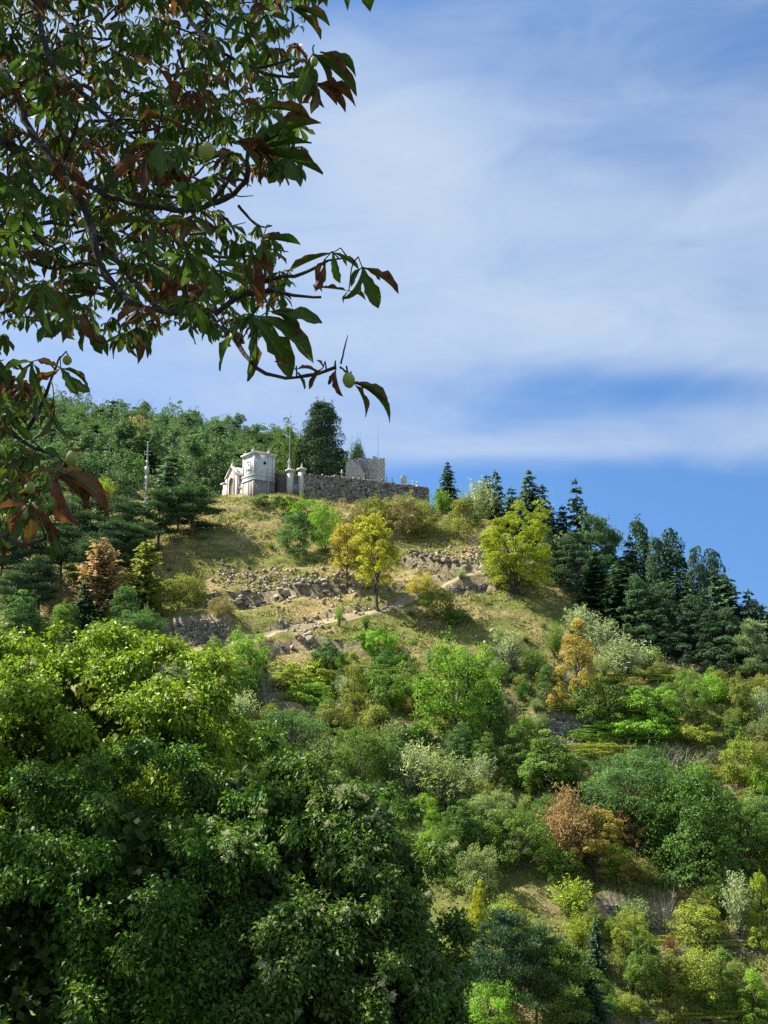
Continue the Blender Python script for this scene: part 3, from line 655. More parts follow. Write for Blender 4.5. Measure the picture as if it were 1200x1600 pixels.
q = P(525, 748, 156.5); mb = MB(); box(mb, -.7, .7, -.4, .4, -1.0, .35, .1, .08); box(mb, -.55, .55, -.34, .34, .35, .55, .25, .15); o = mb.build('grave_slab', M['stone'], loc=tuple(q)); tag(o, 'low grey tomb slab left of the white cross', 'tomb')
# masts
def mast(px, ptop, pbot, Y, r, label, cat='mast', box_=None):
    q = P(px, pbot, Y); H = P(px, ptop, Y)[2] - q[2]; t = tag(empty('mast' if cat == 'mast' else 'utility_pole', q), label, cat)
    mb = MB(); tube(mb, [(0, 0, -1.5), (0, 0, H * .5), (.0, 0, H)], [r, r * .8, r * .45], 8); mb.build('pole', M['metal'], t)
    if box_:
        mb = MB()
        for z0, z1, wdt in box_: box(mb, -wdt, wdt, -wdt * .6, wdt * .6, H * z0, H * z1)
        mb.build('equipment_box', M['metal'], t)
        mb = MB(); [tube(mb, [(-.5, 0, H * z), (.5, 0, H * z)], .035, 6) for z in (.86, .8, .52, .32)]; mb.build('crossbar', M['metal'], t)
        mb = MB(); lathe(mb, [(.02, 0), (.16, .03), (.18, .12), (.05, .22)], 10, (0, 0, H)); mb.build('lamp_head', M['metal'], t)
    return t
mast(452, 643, 740, 154.5, .05, 'thin tall mast rising behind the left gate pillar')
mast(590.5, 657, 722, 161, .05, 'thin tall mast rising from the ruined building')
mast(227.5, 692, 786, 163, .16, 'grey utility pole with boxes beside the sandy track at left', 'utility pole', [(.5, .6, .3), (.36, .44, .22), (.66, .7, .2)])

# ------------------------------------------------------------------ vegetation prototypes (real size, root at the origin)
def clump_crown(r, W, H, z0, n_cl, n_lf, L, shape='round', rc=.3, flat=1.0, droop=0.0, mbq=None, asym=.25):
    """leaves gathered in clumps through an uneven crown; returns the clump centres"""
    mb = mbq if mbq is not None else MB(); cen = []
    while len(cen) < n_cl:
        d = unit(r.normal(size=3)); rr = r.uniform(.35, 1) ** .6
        if shape == 'cone':
            kz = r.uniform(0, .985) ** 1.2; a_ = r.uniform(0, 6.28); q_ = (1.02 - kz) ** (.75 if W < 7 else .6) * r.uniform(.3, 1.05) ** .5 * (1 + .18 * math.sin(a_ * 3 + H + kz * 7))
            cen.append(np.array([math.cos(a_) * q_, math.sin(a_) * q_, kz * 2 - 1])); continue
        if d[2] < -.7 and r.random() < .6: continue
        p = d * rr
        if shape == 'egg': kz = (p[2] + 1) / 2; p[:2] *= 1.15 - .65 * kz
        if shape == 'vase': kz = (p[2] + 1) / 2; p[:2] *= .45 + .6 * kz
        p = p * (1 + asym * math.sin(3.1 * d[0] + 1.7 * W) * math.cos(2.3 * d[1] + H))
        cen.append(p)
    cen = np.array(cen); P_ = np.c_[cen[:, 0] * W / 2, cen[:, 1] * W / 2, z0 + (cen[:, 2] + 1) / 2 * (H - z0)]
    per = max(4, n_lf // n_cl)
    for c, p in zip(cen, P_):
        rcl = rc * r.uniform(.6, 1.25); d = rdir(per, r); d[:, 2] = np.where((d[:, 2] < -.3) & (r.random(per) < .6), -d[:, 2], d[:, 2])
        rad = rcl * r.uniform(.55, 1.05, per) ** .5
        q = p + d * rad[:, None] * np.array([1, 1, .75 * flat])
        out = unit(np.c_[c[0], c[1], c[2] * .6 + .5]) * .6
        nr = unit(d * .8 + out + r.normal(size=(per, 3)) * .6)
        ld = unit(r.normal(size=(per, 3)) + np.array([0, 0, -droop]))
        cv = r.uniform(-.3, .3)
        leaves(mb, q, ld, nr, L * r.uniform(.7, 1.3, per), L * r.uniform(.42, .62, per), np.clip(r.uniform(.1, .9, per) + cv, 0, 1))
    for _ in range(max(10, n_cl // 4)):  # shoots that break the outline
        p = P_[r.integers(len(P_))]; m_ = int(9 + per * .06); o_ = unit(p - [0, 0, (z0 + H) / 2]) + r.normal(size=3) * .35 + [0, 0, .35]; l_ = r.uniform(.12, .3) * W * (.35 if shape == 'cone' else 1); tt = r.random(m_)
        c = p + unit(o_) * (rc * .7 + l_ * tt[:, None]) + r.normal(size=(m_, 3)) * L * .6
        leaves(mb, c, rdir(m_, r) + unit(o_) * .5, rdir(m_, r), L * r.uniform(.7, 1.2, m_), L * .5, r.uniform(.3, 1, m_))
    return mb, P_
def limb_tree(r, P_, H, z0, r0, mb=None, frac=.5, lean=0.1):
    mb = mb or MB(); top = np.array([r.normal() * lean, r.normal() * lean, z0 + (H - z0) * .7])
    zz = np.linspace(-.6, top[2], 7); pts = np.c_[np.interp(zz, [-.6, top[2]], [0, top[0]]) + r.normal(size=7) * r0 * .5, np.interp(zz, [-.6, top[2]], [0, top[1]]) + r.normal(size=7) * r0 * .5, zz]
    tube(mb, pts, np.linspace(r0, r0 * .3, 7), 7)
    for p in P_[:: max(1, int(1 / frac))]:
        zs = min(max(z0 * .75, p[2] - (H - z0) * .35), top[2] * .95); s = np.array([np.interp(zs, zz, pts[:, 0]), np.interp(zs, zz, pts[:, 1]), zs])
        mid = (s + p) / 2 + np.array([0, 0, .1 * H * r.random()]); tube(mb, [s, mid, p], [r0 * .4, r0 * .22, r0 * .08], 5)
    return mb
class Proto:
    def __init__(s, parts, H, W, single=False): s.parts = parts; s.H = H; s.W = W; s.single = single
def tree_proto(seed, W, H, z0, n_cl, n_lf, L, shape='round', mat='leaf', r0=.16, rc=None, flat=1, droop=.2):
    r = np.random.default_rng(seed); mb, P_ = clump_crown(r, W, H, z0, n_cl, n_lf, L, shape, rc or W * .15, flat, droop)
    tr = limb_tree(r, P_, H, z0, r0, frac=.2)
    return Proto([('crown', mb.mesh('crown', M[mat]), 'leaf'), ('trunk', tr.mesh('trunk', M['bark'], True), None)], H, W)
def shrub_proto(seed, W, H, n_cl, n_lf, L, shape='round', mat='leaf', rc=None, flat=1, droop=0):
    r = np.random.default_rng(seed); mb, P_ = clump_crown(r, W, H, -.25 * H, n_cl, n_lf, L, shape, rc or W * .16, flat, droop)
    return Proto([('shrub', mb.mesh('shrub', M[mat]), 'leaf')], H, W, True)
def fir_proto(seed, H, Rb, nw, mat='needle', sparse=1.0, z0=.06, droop=.22, Lc=.42):
    """spruce or fir: whorls of drooping boughs carrying needle sprays"""
    r = np.random.default_rng(seed); mb = MB(); tr = MB()
    tube(tr, [(0, 0, -.6), (0, 0, H * .5), (0, 0, H * .97)], [H * .018, H * .011, .02], 7)
    for k in range(nw):
        f = (k + r.uniform(-.45, .45)) / nw; f = min(max(f, 0), .985); z = H * (z0 + (1 - z0) * f); tilt = r.normal() * .1; Rk = Rb * (1 - f) ** .72 * (1 + .12 * math.sin(k * 1.7 + seed)) + .12; nb = int(r.integers(7, 10) * (1 if f < .8 else .7))
        a0 = r.uniform(0, 6.28)
        for b in range(nb):
            if r.random() > sparse: continue
            a = a0 + b * 2 * np.pi / nb + r.normal() * .15; R_ = Rk * r.uniform(.62, 1.18); ns = max(4, int(R_ / .17))
            s = (np.arange(ns) + .6) / ns; up = .32 * f + r.normal() * .1; x = R_ * s; zz = z + R_ * (up * s - droop * s * s * 1.6) + .05 * r.normal(size=ns)
            lat = (1 - s) * .32 * R_ + .18
            rad = np.array([math.cos(a), math.sin(a), 0]); side = np.array([-math.sin(a), math.cos(a), 0])
            cc = rad[None] * x[:, None] + np.c_[np.zeros(ns), np.zeros(ns), zz]
            for sg in (-1, 0, 1):
                d = rad * (.6 if sg else 1) + side * sg * .9 + np.array([0, 0, -.25])
                d = np.tile(d, (ns, 1)) + r.normal(size=(ns, 3)) * .22
                ll = (lat if sg else np.full(ns, Lc)) * r.uniform(.8, 1.3, ns)
                leaves(mb, cc + unit(d) * ll[:, None] * .45, d, np.tile([0, 0, 1.0], (ns, 1)) + r.normal(size=(ns, 3)) * .45, ll * 1.15, ll * .42 + .05, r.uniform(.1, .8, ns) + .2 * s * (1 if sg == 0 else .6), cup=-.3)
            if k % 2 == 0: tube(tr, [(0, 0, z), tuple(cc[-1] * [.9, .9, 1])], [.035, .01], 4)
    leaves(mb, np.tile([0, 0, H * .985], (6, 1)) + r.normal(size=(6, 3)) * .06, np.tile([0, 0, 1.], (6, 1)) + r.normal(size=(6, 3)) * .3, rdir(6, r), .4, .1, .6)
    return Proto([('crown', mb.mesh('crown', M[mat]), 'leaf'), ('trunk', tr.mesh('trunk', M['bark'], True), None)], H, 2 * Rb)
def pine_proto(seed, H, W, nl, mat='needle'):
    """pine with level plates of foliage on spreading limbs"""
    r = np.random.default_rng(seed); mb = MB(); tr = MB(); lean = r.normal() * .4
    tube(tr, [(0, 0, -.6), (lean * .3, 0, H * .4), (lean, 0, H * .9)], [H * .028, H * .018, .03], 7)
    for k in range(nl):
        f = .28 + .72 * (k + r.random() * .6) / nl; z = H * f; Rk = W / 2 * (1 - ((f - .4) / .75) ** 2 if f > .4 else .85) * r.uniform(.5, 1.05); a = k * 2.4 + r.normal() * .3
        end = np.array([math.cos(a) * Rk + lean * f, math.sin(a) * Rk, z + .06 * H * r.normal() * .5])
        tube(tr, [(lean * f, 0, z - .12 * H), tuple((end + [lean * f, 0, z - .1 * H]) / 2), tuple(end)], [H * .009, H * .006, .015], 4)
        for j in range(4):
            t_ = .45 + .2 * j; c = np.array([lean * f, 0, z - .05 * H]) * (1 - t_) + end * t_ + r.normal(size=3) * [.25, .25, .08]; rp = W * .13 * r.uniform(.7, 1.25); n = 170
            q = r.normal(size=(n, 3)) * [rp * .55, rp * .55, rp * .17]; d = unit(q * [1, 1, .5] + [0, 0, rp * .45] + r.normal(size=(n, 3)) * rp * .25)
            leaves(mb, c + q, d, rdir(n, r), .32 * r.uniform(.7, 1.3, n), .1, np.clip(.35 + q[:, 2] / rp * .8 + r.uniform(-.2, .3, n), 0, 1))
    return Proto([('crown', mb.mesh('crown', M[mat]), 'leaf'), ('trunk', tr.mesh('trunk', M['bark'], True), None)], H, W)
def wispy_proto(seed, H, W, ns, L, mat='leaf', wd=.22, per=26, stems=True):
    """upright or arching rods set with narrow leaves"""
    r = np.random.default_rng(seed); mb = MB(); st = MB()
    for k in range(ns):
        a = r.uniform(0, 6.28); out = W / 2 * r.uniform(.1, 1); h = H * r.uniform(.6, 1) * (1 - .35 * (out / (W / 2)) ** 2); b = r.normal(size=2) * W * .05
        t_ = np.linspace(0, 1, 6); pts = np.c_[b[0] + math.cos(a) * out * t_ ** 1.4, b[1] + math.sin(a) * out * t_ ** 1.4, h * (t_ - .12 * t_ ** 3) - .1]
        if stems and k % 3 == 0: tube(st, pts, np.linspace(.035, .008, 6), 4)
        u = r.uniform(.22, 1, per); c = np.c_[np.interp(u, t_, pts[:, 0]), np.interp(u, t_, pts[:, 1]), np.interp(u, t_, pts[:, 2])] + r.normal(size=(per, 3)) * W * .028
        leaves(mb, c, rdir(per, r) * .9 + [math.cos(a) * .3, math.sin(a) * .3, .45], rdir(per, r), L * r.uniform(.7, 1.3, per), L * wd * r.uniform(.8, 1.2, per), r.uniform(.1, .95, per))
    parts = [('shrub', mb.mesh('shrub', M[mat]), 'leaf')]
    if st.n: parts.append(('stem', st.mesh('stem', M['bark'], True), None))
    return Proto(parts, H, W)
def twig_proto(seed, H, W, n=60):
    r = np.random.default_rng(seed); mb = MB()
    for k in range(n):
        d = unit(np.r_[r.normal(size=2) * .55 * W / H, r.uniform(.5, 1.2)]); l = H * r.uniform(.5, 1); p0 = np.r_[r.normal(size=2) * .12 * W, -.1]; m_ = p0 + d * l * .5 + r.normal(size=3) * .06 * H; e = m_ + (d + r.normal(size=3) * .25) * l * .5
        tube(mb, [p0, m_, e], [.028, .018, .006], 3)
        for j in range(4):
            s = m_ + (e - m_) * r.random(); tube(mb, [s, s + (d + r.normal(size=3) * .6) * l * .22], [.012, .004], 3)
    return Proto([('shrub', mb.mesh('shrub', M['twig']), None)], H, W, True)
def cypress_proto(seed, H, W, n_cl, n_lf, mat='needle', shape='egg', top2=None):
    """dense upright flames of foliage"""
    r = np.random.default_rng(seed); mb = MB(); tr = MB(); tube(tr, [(0, 0, -.6), (0, 0, H * .8)], [H * .03, .04], 7)
    per = n_lf // n_cl
    for k in range(n_cl):
        f = r.uniform(0.02, .985); a = r.uniform(0, 6.28)
        if shape == 'egg': Rr = W / 2 * (1 - f ** 2.3) ** .62 * (1 + .1 * math.sin(a * 2 + 1 + f * 4))
        elif shape == 'col': Rr = W / 2 * (1 - f ** 7) ** .5 * (.9 + .1 * math.sin(9 * a))
        Rr *= 1 + .16 * math.sin(a * 5 + f * 9) + r.normal() * .05
        c = np.array([math.cos(a) * Rr * .93, math.sin(a) * Rr * .93, H * f]); fl = H * .085 * r.uniform(.7, 1.3); n = per
        t_ = r.random(n); q = np.c_[r.normal(size=(n, 2)) * fl * .3 * (1 - t_ * .7)[:, None], (t_ - .5) * fl * 1.5]
        q[:, 0] += math.cos(a) * fl * .25 * (1 - t_); q[:, 1] += math.sin(a) * fl * .25 * (1 - t_)
        nr = np.tile([math.cos(a), math.sin(a), .45], (n, 1)) + r.normal(size=(n, 3)) * .6
        leaves(mb, c + q, np.tile([math.cos(a) * .5, math.sin(a) * .5, 1.0], (n, 1)) + r.normal(size=(n, 3)) * .4, nr, fl * .35 * r.uniform(.6, 1.3, n), fl * .14, np.clip(r.uniform(.1, .7, n) + .25 * t_, 0, 1))
    return Proto([('crown', mb.mesh('crown', M[mat]), 'leaf'), ('trunk', tr.mesh('trunk', M['bark'], True), None)], H, W)
PR = {
    'tree': [tree_proto(1, 6, 7, .1, 95, 13000, .19, rc=.72), tree_proto(2, 6.5, 6.5, -.2, 105, 13500, .19, 'round', rc=.72), tree_proto(3, 5, 7.5, .1, 95, 12500, .19, 'egg', rc=.6), tree_proto(8, 6, 7.5, 0, 95, 13000, .19, 'cone', rc=.66)],
    'dense': [tree_proto(4, 9, 10, .0, 170, 26000, .21, 'round', rc=1.05), tree_proto(5, 9, 9, -.2, 160, 24000, .21, 'egg', rc=1.05)],
    'yellow': [tree_proto(6, 5, 10, 2.0, 95, 12500, .2, 'egg', 'leaf', .17, .58), tree_proto(7, 9, 9.6, -1.0, 230, 36000, .19, 'round', 'leaf', .26, .8, .5)],
    'shrub': [shrub_proto(10 + i, 4, 3.2, 56, 8000, .15, ('round', 'egg', 'round')[i]) for i in range(3)],
    'tight': [shrub_proto(16 + i, 4.4, 4.4, 70, 11000, .14, 'egg', rc=.5) for i in range(2)],
    'mound': [shrub_proto(20 + i, 5, 1.7, 44, 7000, .18, 'round', rc=.55, flat=.7) for i in range(2)],
    'fir': [fir_proto(30, 10, 3.0, 30, sparse=.85, z0=.02), fir_proto(31, 11, 2.9, 32, sparse=.85, z0=.02), fir_proto(32, 9, 3.1, 28, sparse=.85, z0=.02), fir_proto(35, 10, 3.2, 30, sparse=.75, z0=.02, droop=.12), tree_proto(36, 6, 10, .0, 120, 17000, .19, 'cone', 'needle', .2, .6, droop=-.3), tree_proto(37, 6.4, 9.5, .0, 130, 17000, .19, 'cone', 'needle', .2, .55, droop=.3)],
    'goldfir': [fir_proto(33, 8, 3.6, 17, 'autumn', .72, droop=-.12, Lc=.5), fir_proto(34, 8, 3.0, 17, 'autumn', .78, droop=-.05, Lc=.5)],
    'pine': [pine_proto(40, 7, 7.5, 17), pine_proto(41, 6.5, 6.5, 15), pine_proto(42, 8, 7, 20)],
    'wispy': [wispy_proto(50, 4, 4.2, 90, .28), wispy_proto(51, 5, 4, 100, .28, wd=.28)],
    'tall': [wispy_proto(52, 7, 4.6, 110, .3, wd=.3, per=34)],
    'autumn': [tree_proto(57, 6, 8, .0, 80, 11000, .19, 'cone', 'autumn', .16, .55, droop=-.3), tree_proto(58, 6, 7.5, .0, 80, 11000, .19, 'egg', 'autumn', .16, .55), wispy_proto(59, 7, 5.5, 170, .26, 'autumn', per=44, wd=.3)],
    'hedge': [shrub_proto(90 + i, 4, 3.0, 60, 8500, .17, rc=.5, flat=.8) for i in range(2)],
    'orange': [wispy_proto(53, 3, 3.4, 80, .25, 'autumn'), tree_proto(54, 5.4, 6.5, .8, 46, 4200, .24, 'egg', 'autumn', rc=.62)],
    'twig': [twig_proto(60, 3, 3), twig_proto(61, 2.4, 3.2)],
    'cypress': [tree_proto(70, 7.4, 10, -.4, 300, 40000, .19, 'cone', 'needle', .3, .72, droop=-.7)], 'column': [cypress_proto(71, 6, 2.6, 110, 6500, shape='col')],
    'weed': [wispy_proto(55, 1.6, 1.8, 40, .22, wd=.3, per=18, stems=False), wispy_proto(56, 1.4, 2.4, 46, .22, wd=.35, per=18, stems=False)],
}
KIND_NAME = {'autumn': 'broadleaf_tree', 'hedge': 'bramble_hedge', 'tree': 'broadleaf_tree', 'dense': 'broadleaf_tree', 'yellow': 'broadleaf_tree', 'shrub': 'shrub', 'tight': 'shrub', 'mound': 'bramble_mound', 'fir': 'fir_tree', 'goldfir': 'fir_tree', 'pine': 'pine_tree',
             'wispy': 'willow_shrub', 'tall': 'poplar_tree', 'orange': 'shrub', 'twig': 'bare_shrub', 'cypress': 'cypress_tree', 'column': 'cypress_tree', 'weed': 'weed_clump'}
CAT = {'autumn': 'tree', 'hedge': 'bramble hedge', 'tree': 'tree', 'dense': 'tree', 'yellow': 'tree', 'shrub': 'shrub', 'tight': 'shrub', 'mound': 'bramble', 'fir': 'fir tree', 'goldfir': 'conifer', 'pine': 'pine tree', 'wispy': 'shrub', 'tall': 'tree', 'orange': 'shrub',
       'twig': 'bare shrub', 'cypress': 'cypress', 'column': 'cypress', 'weed': 'weeds'}
CC = dict(dark=(.048, .1, .045), blue=(.07, .135, .07), pine=(.09, .16, .07), mid=(.13, .22, .055), deep=(.075, .16, .04), bright=(.18, .33, .05), lime=(.28, .38, .05), yellow=(.37, .39, .04),
          ygreen=(.24, .3, .06), olive=(.21, .24, .07), brown=(.33, .25, .13), orange=(.39, .3, .16), ochre=(.38, .34, .09), silver=(.32, .4, .27), sage=(.22, .3, .14), teal=(.1, .2, .075), scrub=(.26, .24, .13), red=(.2, .1, .06), grey=(1, 1, 1))
placed = []
def plant(kind, loc, H, W, color, label, group=None, var=None, name=None, parts=True):
    pr = PR[kind][var if var is not None else random.randrange(len(PR[kind]))]; sx = W / pr.W; sz = H / pr.H
    c = CC[color] if isinstance(color, str) else color; j = random.uniform(.88, 1.12); c = (c[0] * j, c[1] * j, c[2] * j, 1)
    nm = name or KIND_NAME[kind]; rz = random.uniform(0, 6.28)
    if pr.single:
        o = bpy.data.objects.new(nm, pr.parts[0][1]); COL.objects.link(o); o.color = c; root = o
    else:
        root = bpy.data.objects.new(nm, None); COL.objects.link(root)
        for pn, me, lf in pr.parts:
            pn = {'shrub': 'foliage'}.get(pn, pn)
            o = bpy.data.objects.new(pn, me); COL.objects.link(o); o.parent = root; o.color = c
    root.location = loc; root.rotation_euler = (random.uniform(-.04, .04), random.uniform(-.04, .04), rz); root.scale = (sx, sx, sz)
    tag(root, label, CAT[kind], group); placed.append((loc[0], loc[1], W / 2)); return root
LM = [(405, 735, 'the white tower'), (358, 745, 'the chapel tomb'), (462, 752, 'the iron gate'), (560, 765, 'the long cemetery wall'), (228, 735, 'the utility pole'), (463, 830, 'the round blue green shrub'), (508, 825, 'the bright shrub under the gate'), (583, 870, 'the taller yellow tree'), (540, 880, 'the smaller yellow tree'),
      (800, 850, 'the broad yellow green tree'), (310, 985, 'the tall retaining wall'), (904, 1040, 'the orange brown conifer'), (712, 1090, 'the large bright tree'), (775, 995, 'the white boulders'), (992, 1072, 'the orange dry shrub'), (885, 1120, 'the grassy topped terrace wall'), (556, 1085, 'the cone shaped yellow brown tree'),
      (374, 1040, 'the bright tree at the path start'), (1018, 1110, 'the broad leafy tree'), (1165, 1200, 'the round yellow green bush'), (995, 1260, 'the large blue green tree'), (1092, 1310, 'the biggest deep green tree'), (892, 1290, 'the tall orange brown tree'), (934, 1330, 'the ochre tree'), (986, 1285, 'the small rusty tree'),
      (700, 1215, 'the big silvery thicket'), (650, 1195, 'the pale silvery thicket'), (896, 1405, 'the brightest lime shrub'), (927, 1445, 'the dark round bush'), (1040, 1430, 'the bare terrace shrub'), (1155, 1405, 'the tall silvery tree'), (1048, 1496, 'the red brown shrub'), (1012, 1520, 'the conical green tree'), (790, 1525, 'the bottom pines'), (750, 1365, 'the grey green bush on the dry slope'),
      (150, 905, 'the orange brown left conifer'), (222, 905, 'the olive cone shaped conifer'), (290, 800, 'the wide layered pine'), (210, 770, 'the sandy track'), (228, 690, 'the rust brown forest tree'), (112, 668, 'the small rust tree on the hill'), (640, 1140, 'the low dry stone wall'), (450, 1075, 'the left terrace wall'), (1090, 1035, 'the pale rock bank'), (1186, 1030, 'the right edge pine'),
      (30, 970, 'the left edge tree'), (500, 690, 'the dark cypress'), (730, 910, 'the curved dark wall'), (1100, 1470, 'the low right terrace'), (480, 1060, 'the terrace hedges')]
USED = {}
def where(q):
    """words for the place of a plant among the landmarks round it"""
    yy_ = q[1] * math.cos(PITCH) + q[2] * math.sin(PITCH); px = 600 + F * q[0] / yy_; py = 800 - F * (q[2] * math.cos(PITCH) - q[1] * math.sin(PITCH)) / yy_ - 12
    return px, py, sorted(LM, key=lambda l: (l[0] - px) ** 2 + (l[1] - py) ** 2)
def dirw(px, py, l):
    dx, dy = px - l[0], py - l[1]; far_ = math.hypot(dx, dy) > 45
    w_ = ('right of' if dx > 0 else 'left of') if abs(dx) > abs(dy) else ('below' if dy > 0 else 'above')
    if not far_: w_ = 'just ' + w_
    return w_
def autolabel(desc, q):
    px, py, ls = where(q); opts = [f'{desc} {dirw(px, py, l)} {l[2]}' for l in ls[:4]]
    opts += [f'{desc} between {ls[i][2]} and {ls[j][2]}' for i, j in ((0, 1), (0, 2), (1, 2), (0, 3))]
    opts = [o for o in opts if len(o.split()) <= 16] or [f'{desc} near {ls[0][2]}']
    best = min(opts, key=lambda o: USED.get(o, 0)); USED[best] = USED.get(best, 0) + 1; return best
def pp(kind, px, pybase, wpx, hpx, color, label, group=None, var=None, name=None, Y=None):
    """plant whose foot is seen at (px, pybase) and which looks wpx by hpx in the photograph"""
    q = hit(px, pybase) if Y is None else P(px, pybase, Y)
    if q is None: return
    if Y is not None and q[2] > hz(q[0], q[1]): q[2] = hz(q[0], q[1]); hpx = hpx + (P(px, pybase, Y)[2] - q[2]) * F / Y
    sc = q[1] / F
    return plant(kind, tuple(q), hpx * sc * 1.02, wpx * sc, color, label, group, var, name)

# ------------------------------------------------------------------ plants one can point at
pp('cypress', 502, 742, 108, 116, 'dark', 'large dark dense cypress rising above the long cemetery wall', var=0, Y=163)
pp('column', 444, 742, 44, 74, 'mid', 'clipped green cypress between the white tower and the large dark cypress', var=0, Y=164)
pp('dense', 558, 739, 40, 50, 'dark', 'small round topped cypress behind the ruined building', var=1, name='cypress_tree', Y=166)['category'] = 'cypress'
pp('tight', 463, 866, 68, 70, 'teal', 'round dark blue green shrub on the grass below the gate', var=0)
pp('tree', 508, 862, 50, 78, 'bright', 'bright green shrub touching the round dark one', var=1, name='shrub')
pp('mound', 428, 797, 70, 22, 'mid', 'low green bramble patch at the foot of the white tower')
pp('mound', 480, 812, 76, 26, 'bright', 'low bright bramble patch below the gate')
pp('shrub', 545, 842, 60, 58, 'scrub', 'brownish scrub left of centre below the cemetery wall')
pp('shrub', 592, 826, 76, 48, 'olive', 'olive scrub just under the middle of the cemetery wall')
pp('shrub', 634, 834, 60, 58, 'scrub', 'brownish scrub behind the taller yellow tree')
pp('shrub', 664, 836, 48, 50, 'olive', 'dark olive scrub under the rounded end of the cemetery wall')
pp('wispy', 633, 800, 26, 40, 'mid', 'light green plant growing against the cemetery wall')
pp('wispy', 656, 802, 20, 32, 'bright', 'small green plant near the rounded wall end')
pp('yellow', 543, 925, 54, 102, 'ochre', 'smaller ochre yellow tree with a thin pale trunk', var=0)
pp('yellow', 590, 956, 84, 156, (.34, .36, .05), 'taller slender yellow tree with a dark bare trunk in the middle of the slope', var=0)
pp('yellow', 804, 925, 110, 140, (.3, .36, .035), 'broad yellow green tree with a wide rounded crown on the right shoulder', var=1)
pp('shrub', 726, 838, 62, 66, 'olive', 'olive green shrub left of the broad yellow green tree')
pp('wispy', 688, 806, 44, 54, 'bright', 'feathery bright green shrub beyond the right end of the cemetery wall')
pp('fir', 701, 782, 56, 62, 'dark', 'small dark fir nearest the cemetery wall on the skyline', var=0, Y=156)
pp('tall', 752, 812, 66, 88, 'silver', 'pale silvery tree on the skyline between two dark firs', Y=152)
pp('fir', 778, 808, 66, 72, 'blue', 'dark fir half hidden behind the pale silvery tree', var=2, Y=158)
pp('fir', 834, 862, 92, 128, 'dark', 'dark skyline fir directly behind the broad yellow green tree', var=0, Y=150)
pp('fir', 868, 876, 64, 84, 'dark', 'narrow dark fir to the right of the broad yellow green tree', var=1, Y=149)
pp('fir', 904, 890, 84, 140, 'dark', 'tall pointed dark fir standing free against the sky', var=1, Y=148)
pp('tall', 886, 922, 84, 112, 'sage', 'feathery pale green tree right of the broad yellow green tree', Y=141)
pp('pine', 947, 935, 76, 122, 'pine', 'dark fir with a pale trunk right of the feathery pale green tree', var=2, Y=141)
pp('fir', 936, 940, 26, 66, 'brown', 'thin reddish dying conifer in front of the dark firs', var=1)
firs = [(1000, 945, 70, 120, 143), (975, 985, 74, 110, 134), (1022, 985, 66, 128, 138), (1062, 985, 78, 150, 136), (1030, 1010, 70, 96, 130), (1066, 1020, 70, 120, 129), (1108, 1000, 62, 138, 134), (1098, 1025, 60, 90, 127), (1150, 1030, 74, 124, 128),
        (1182, 1040, 60, 100, 127), (1130, 1010, 60, 100, 131), (918, 975, 50, 86, 135), (1215, 1060, 60, 110, 124), (948, 990, 50, 90, 132)]
fl0 = 0
fl = ['first dark fir of the dense stand on the right shoulder', 'low spreading fir at the left foot of the dense stand', 'dark fir second in the dense stand', 'tall pointed fir in the middle of the dense stand', 'lower dark fir in front of the dense stand',
      'dark fir in front of the tallest of the stand', 'tall fir on the skyline near the right of the dense stand', 'low dark fir above the pale rock bank', 'wide fir near the right edge of the photo', 'fir at the far right edge of the dense stand',
      'dark fir between the two tall ones on the skyline', 'small dark fir beside the feathery green tree', 'dark fir cut by the right edge of the photo', 'small fir in shade at the foot of the dense stand']
for (a, b, c_, d, Y_), l in zip(firs, fl): pp('fir', a, b, c_ * 1.7, d * random.uniform(.95, 1.05), 'dark' if random.random() < .6 else 'blue', l, 'firs of the dense stand', Y=Y_)
pp('pine', 1186, 1082, 60, 108, 'sage', 'grey green pine at the right edge below the dark firs', var=1)
for a, tp_, w_ in ((762, 742, 60), (800, 762, 60), (852, 758, 60), (876, 790, 56), (925, 790, 60), (962, 830, 62), (982, 838, 60), (1030, 848, 64), (1044, 862, 60), (1088, 862, 62), (1128, 892, 60), (1143, 905, 58), (1168, 925, 60), (1198, 948, 60), (1215, 965, 60)):
    b = np.interp(a, [740, 810, 860, 920, 1000, 1100, 1200, 1350], [812, 850, 890, 940, 1000, 1040, 1072, 1110]) - 8
    pp('fir', a, b, w_ * 1.25, b - tp_, random.choice(['dark', 'blue', 'dark']), autolabel('dark skyline fir', P(a, b - 30, 140)), 'firs along the right skyline', var=random.choice([0, 2, 3, 4, 5, 1]), Y=float(np.interp(a, [740, 810, 920, 1000, 1100, 1200], [156, 151, 145, 138, 131, 126])))
for a, b, c_, d in ((900, 925, 62, 90), (930, 955, 70, 95), (965, 985, 72, 96), (1000, 1008, 74, 104), (1040, 1020, 76, 104), (1085, 1034, 72, 100), (1140, 1050, 76, 96), (1180, 1062, 66, 90), (858, 900, 46, 70), (885, 915, 56, 74), (1020, 1015, 66, 84), (1062, 1030, 66, 80), (1110, 1042, 60, 84)):
    pp('fir', a, b, c_ * 1.3, d, random.choice(['dark', 'blue', 'pine']), autolabel('dark front fir', hit(a, b)), 'firs on the near edge of the stand', var=random.choice([4, 5, 4, 5, 3]))
pp('tree', 1122, 1034, 48, 72, 'bright', 'bright green small tree in front of the dark firs', var=0)
pp('wispy', 906, 1000, 70, 66, 'silver', 'silvery shrub at the foot of the feathery pale green tree')
pp('wispy', 938, 1020, 84, 70, 'silver', 'wide silvery willow shrub above the orange brown tree')
pp('wispy', 975, 1062, 96, 84, 'silver', 'largest silvery shrub right of the orange brown tree')
pp('wispy', 1012, 1046, 60, 46, 'sage', 'grey green shrub below the dense fir stand')
pp('wispy', 868, 1030, 46, 76, 'mid', 'feathery green shrub left of the orange brown tree')
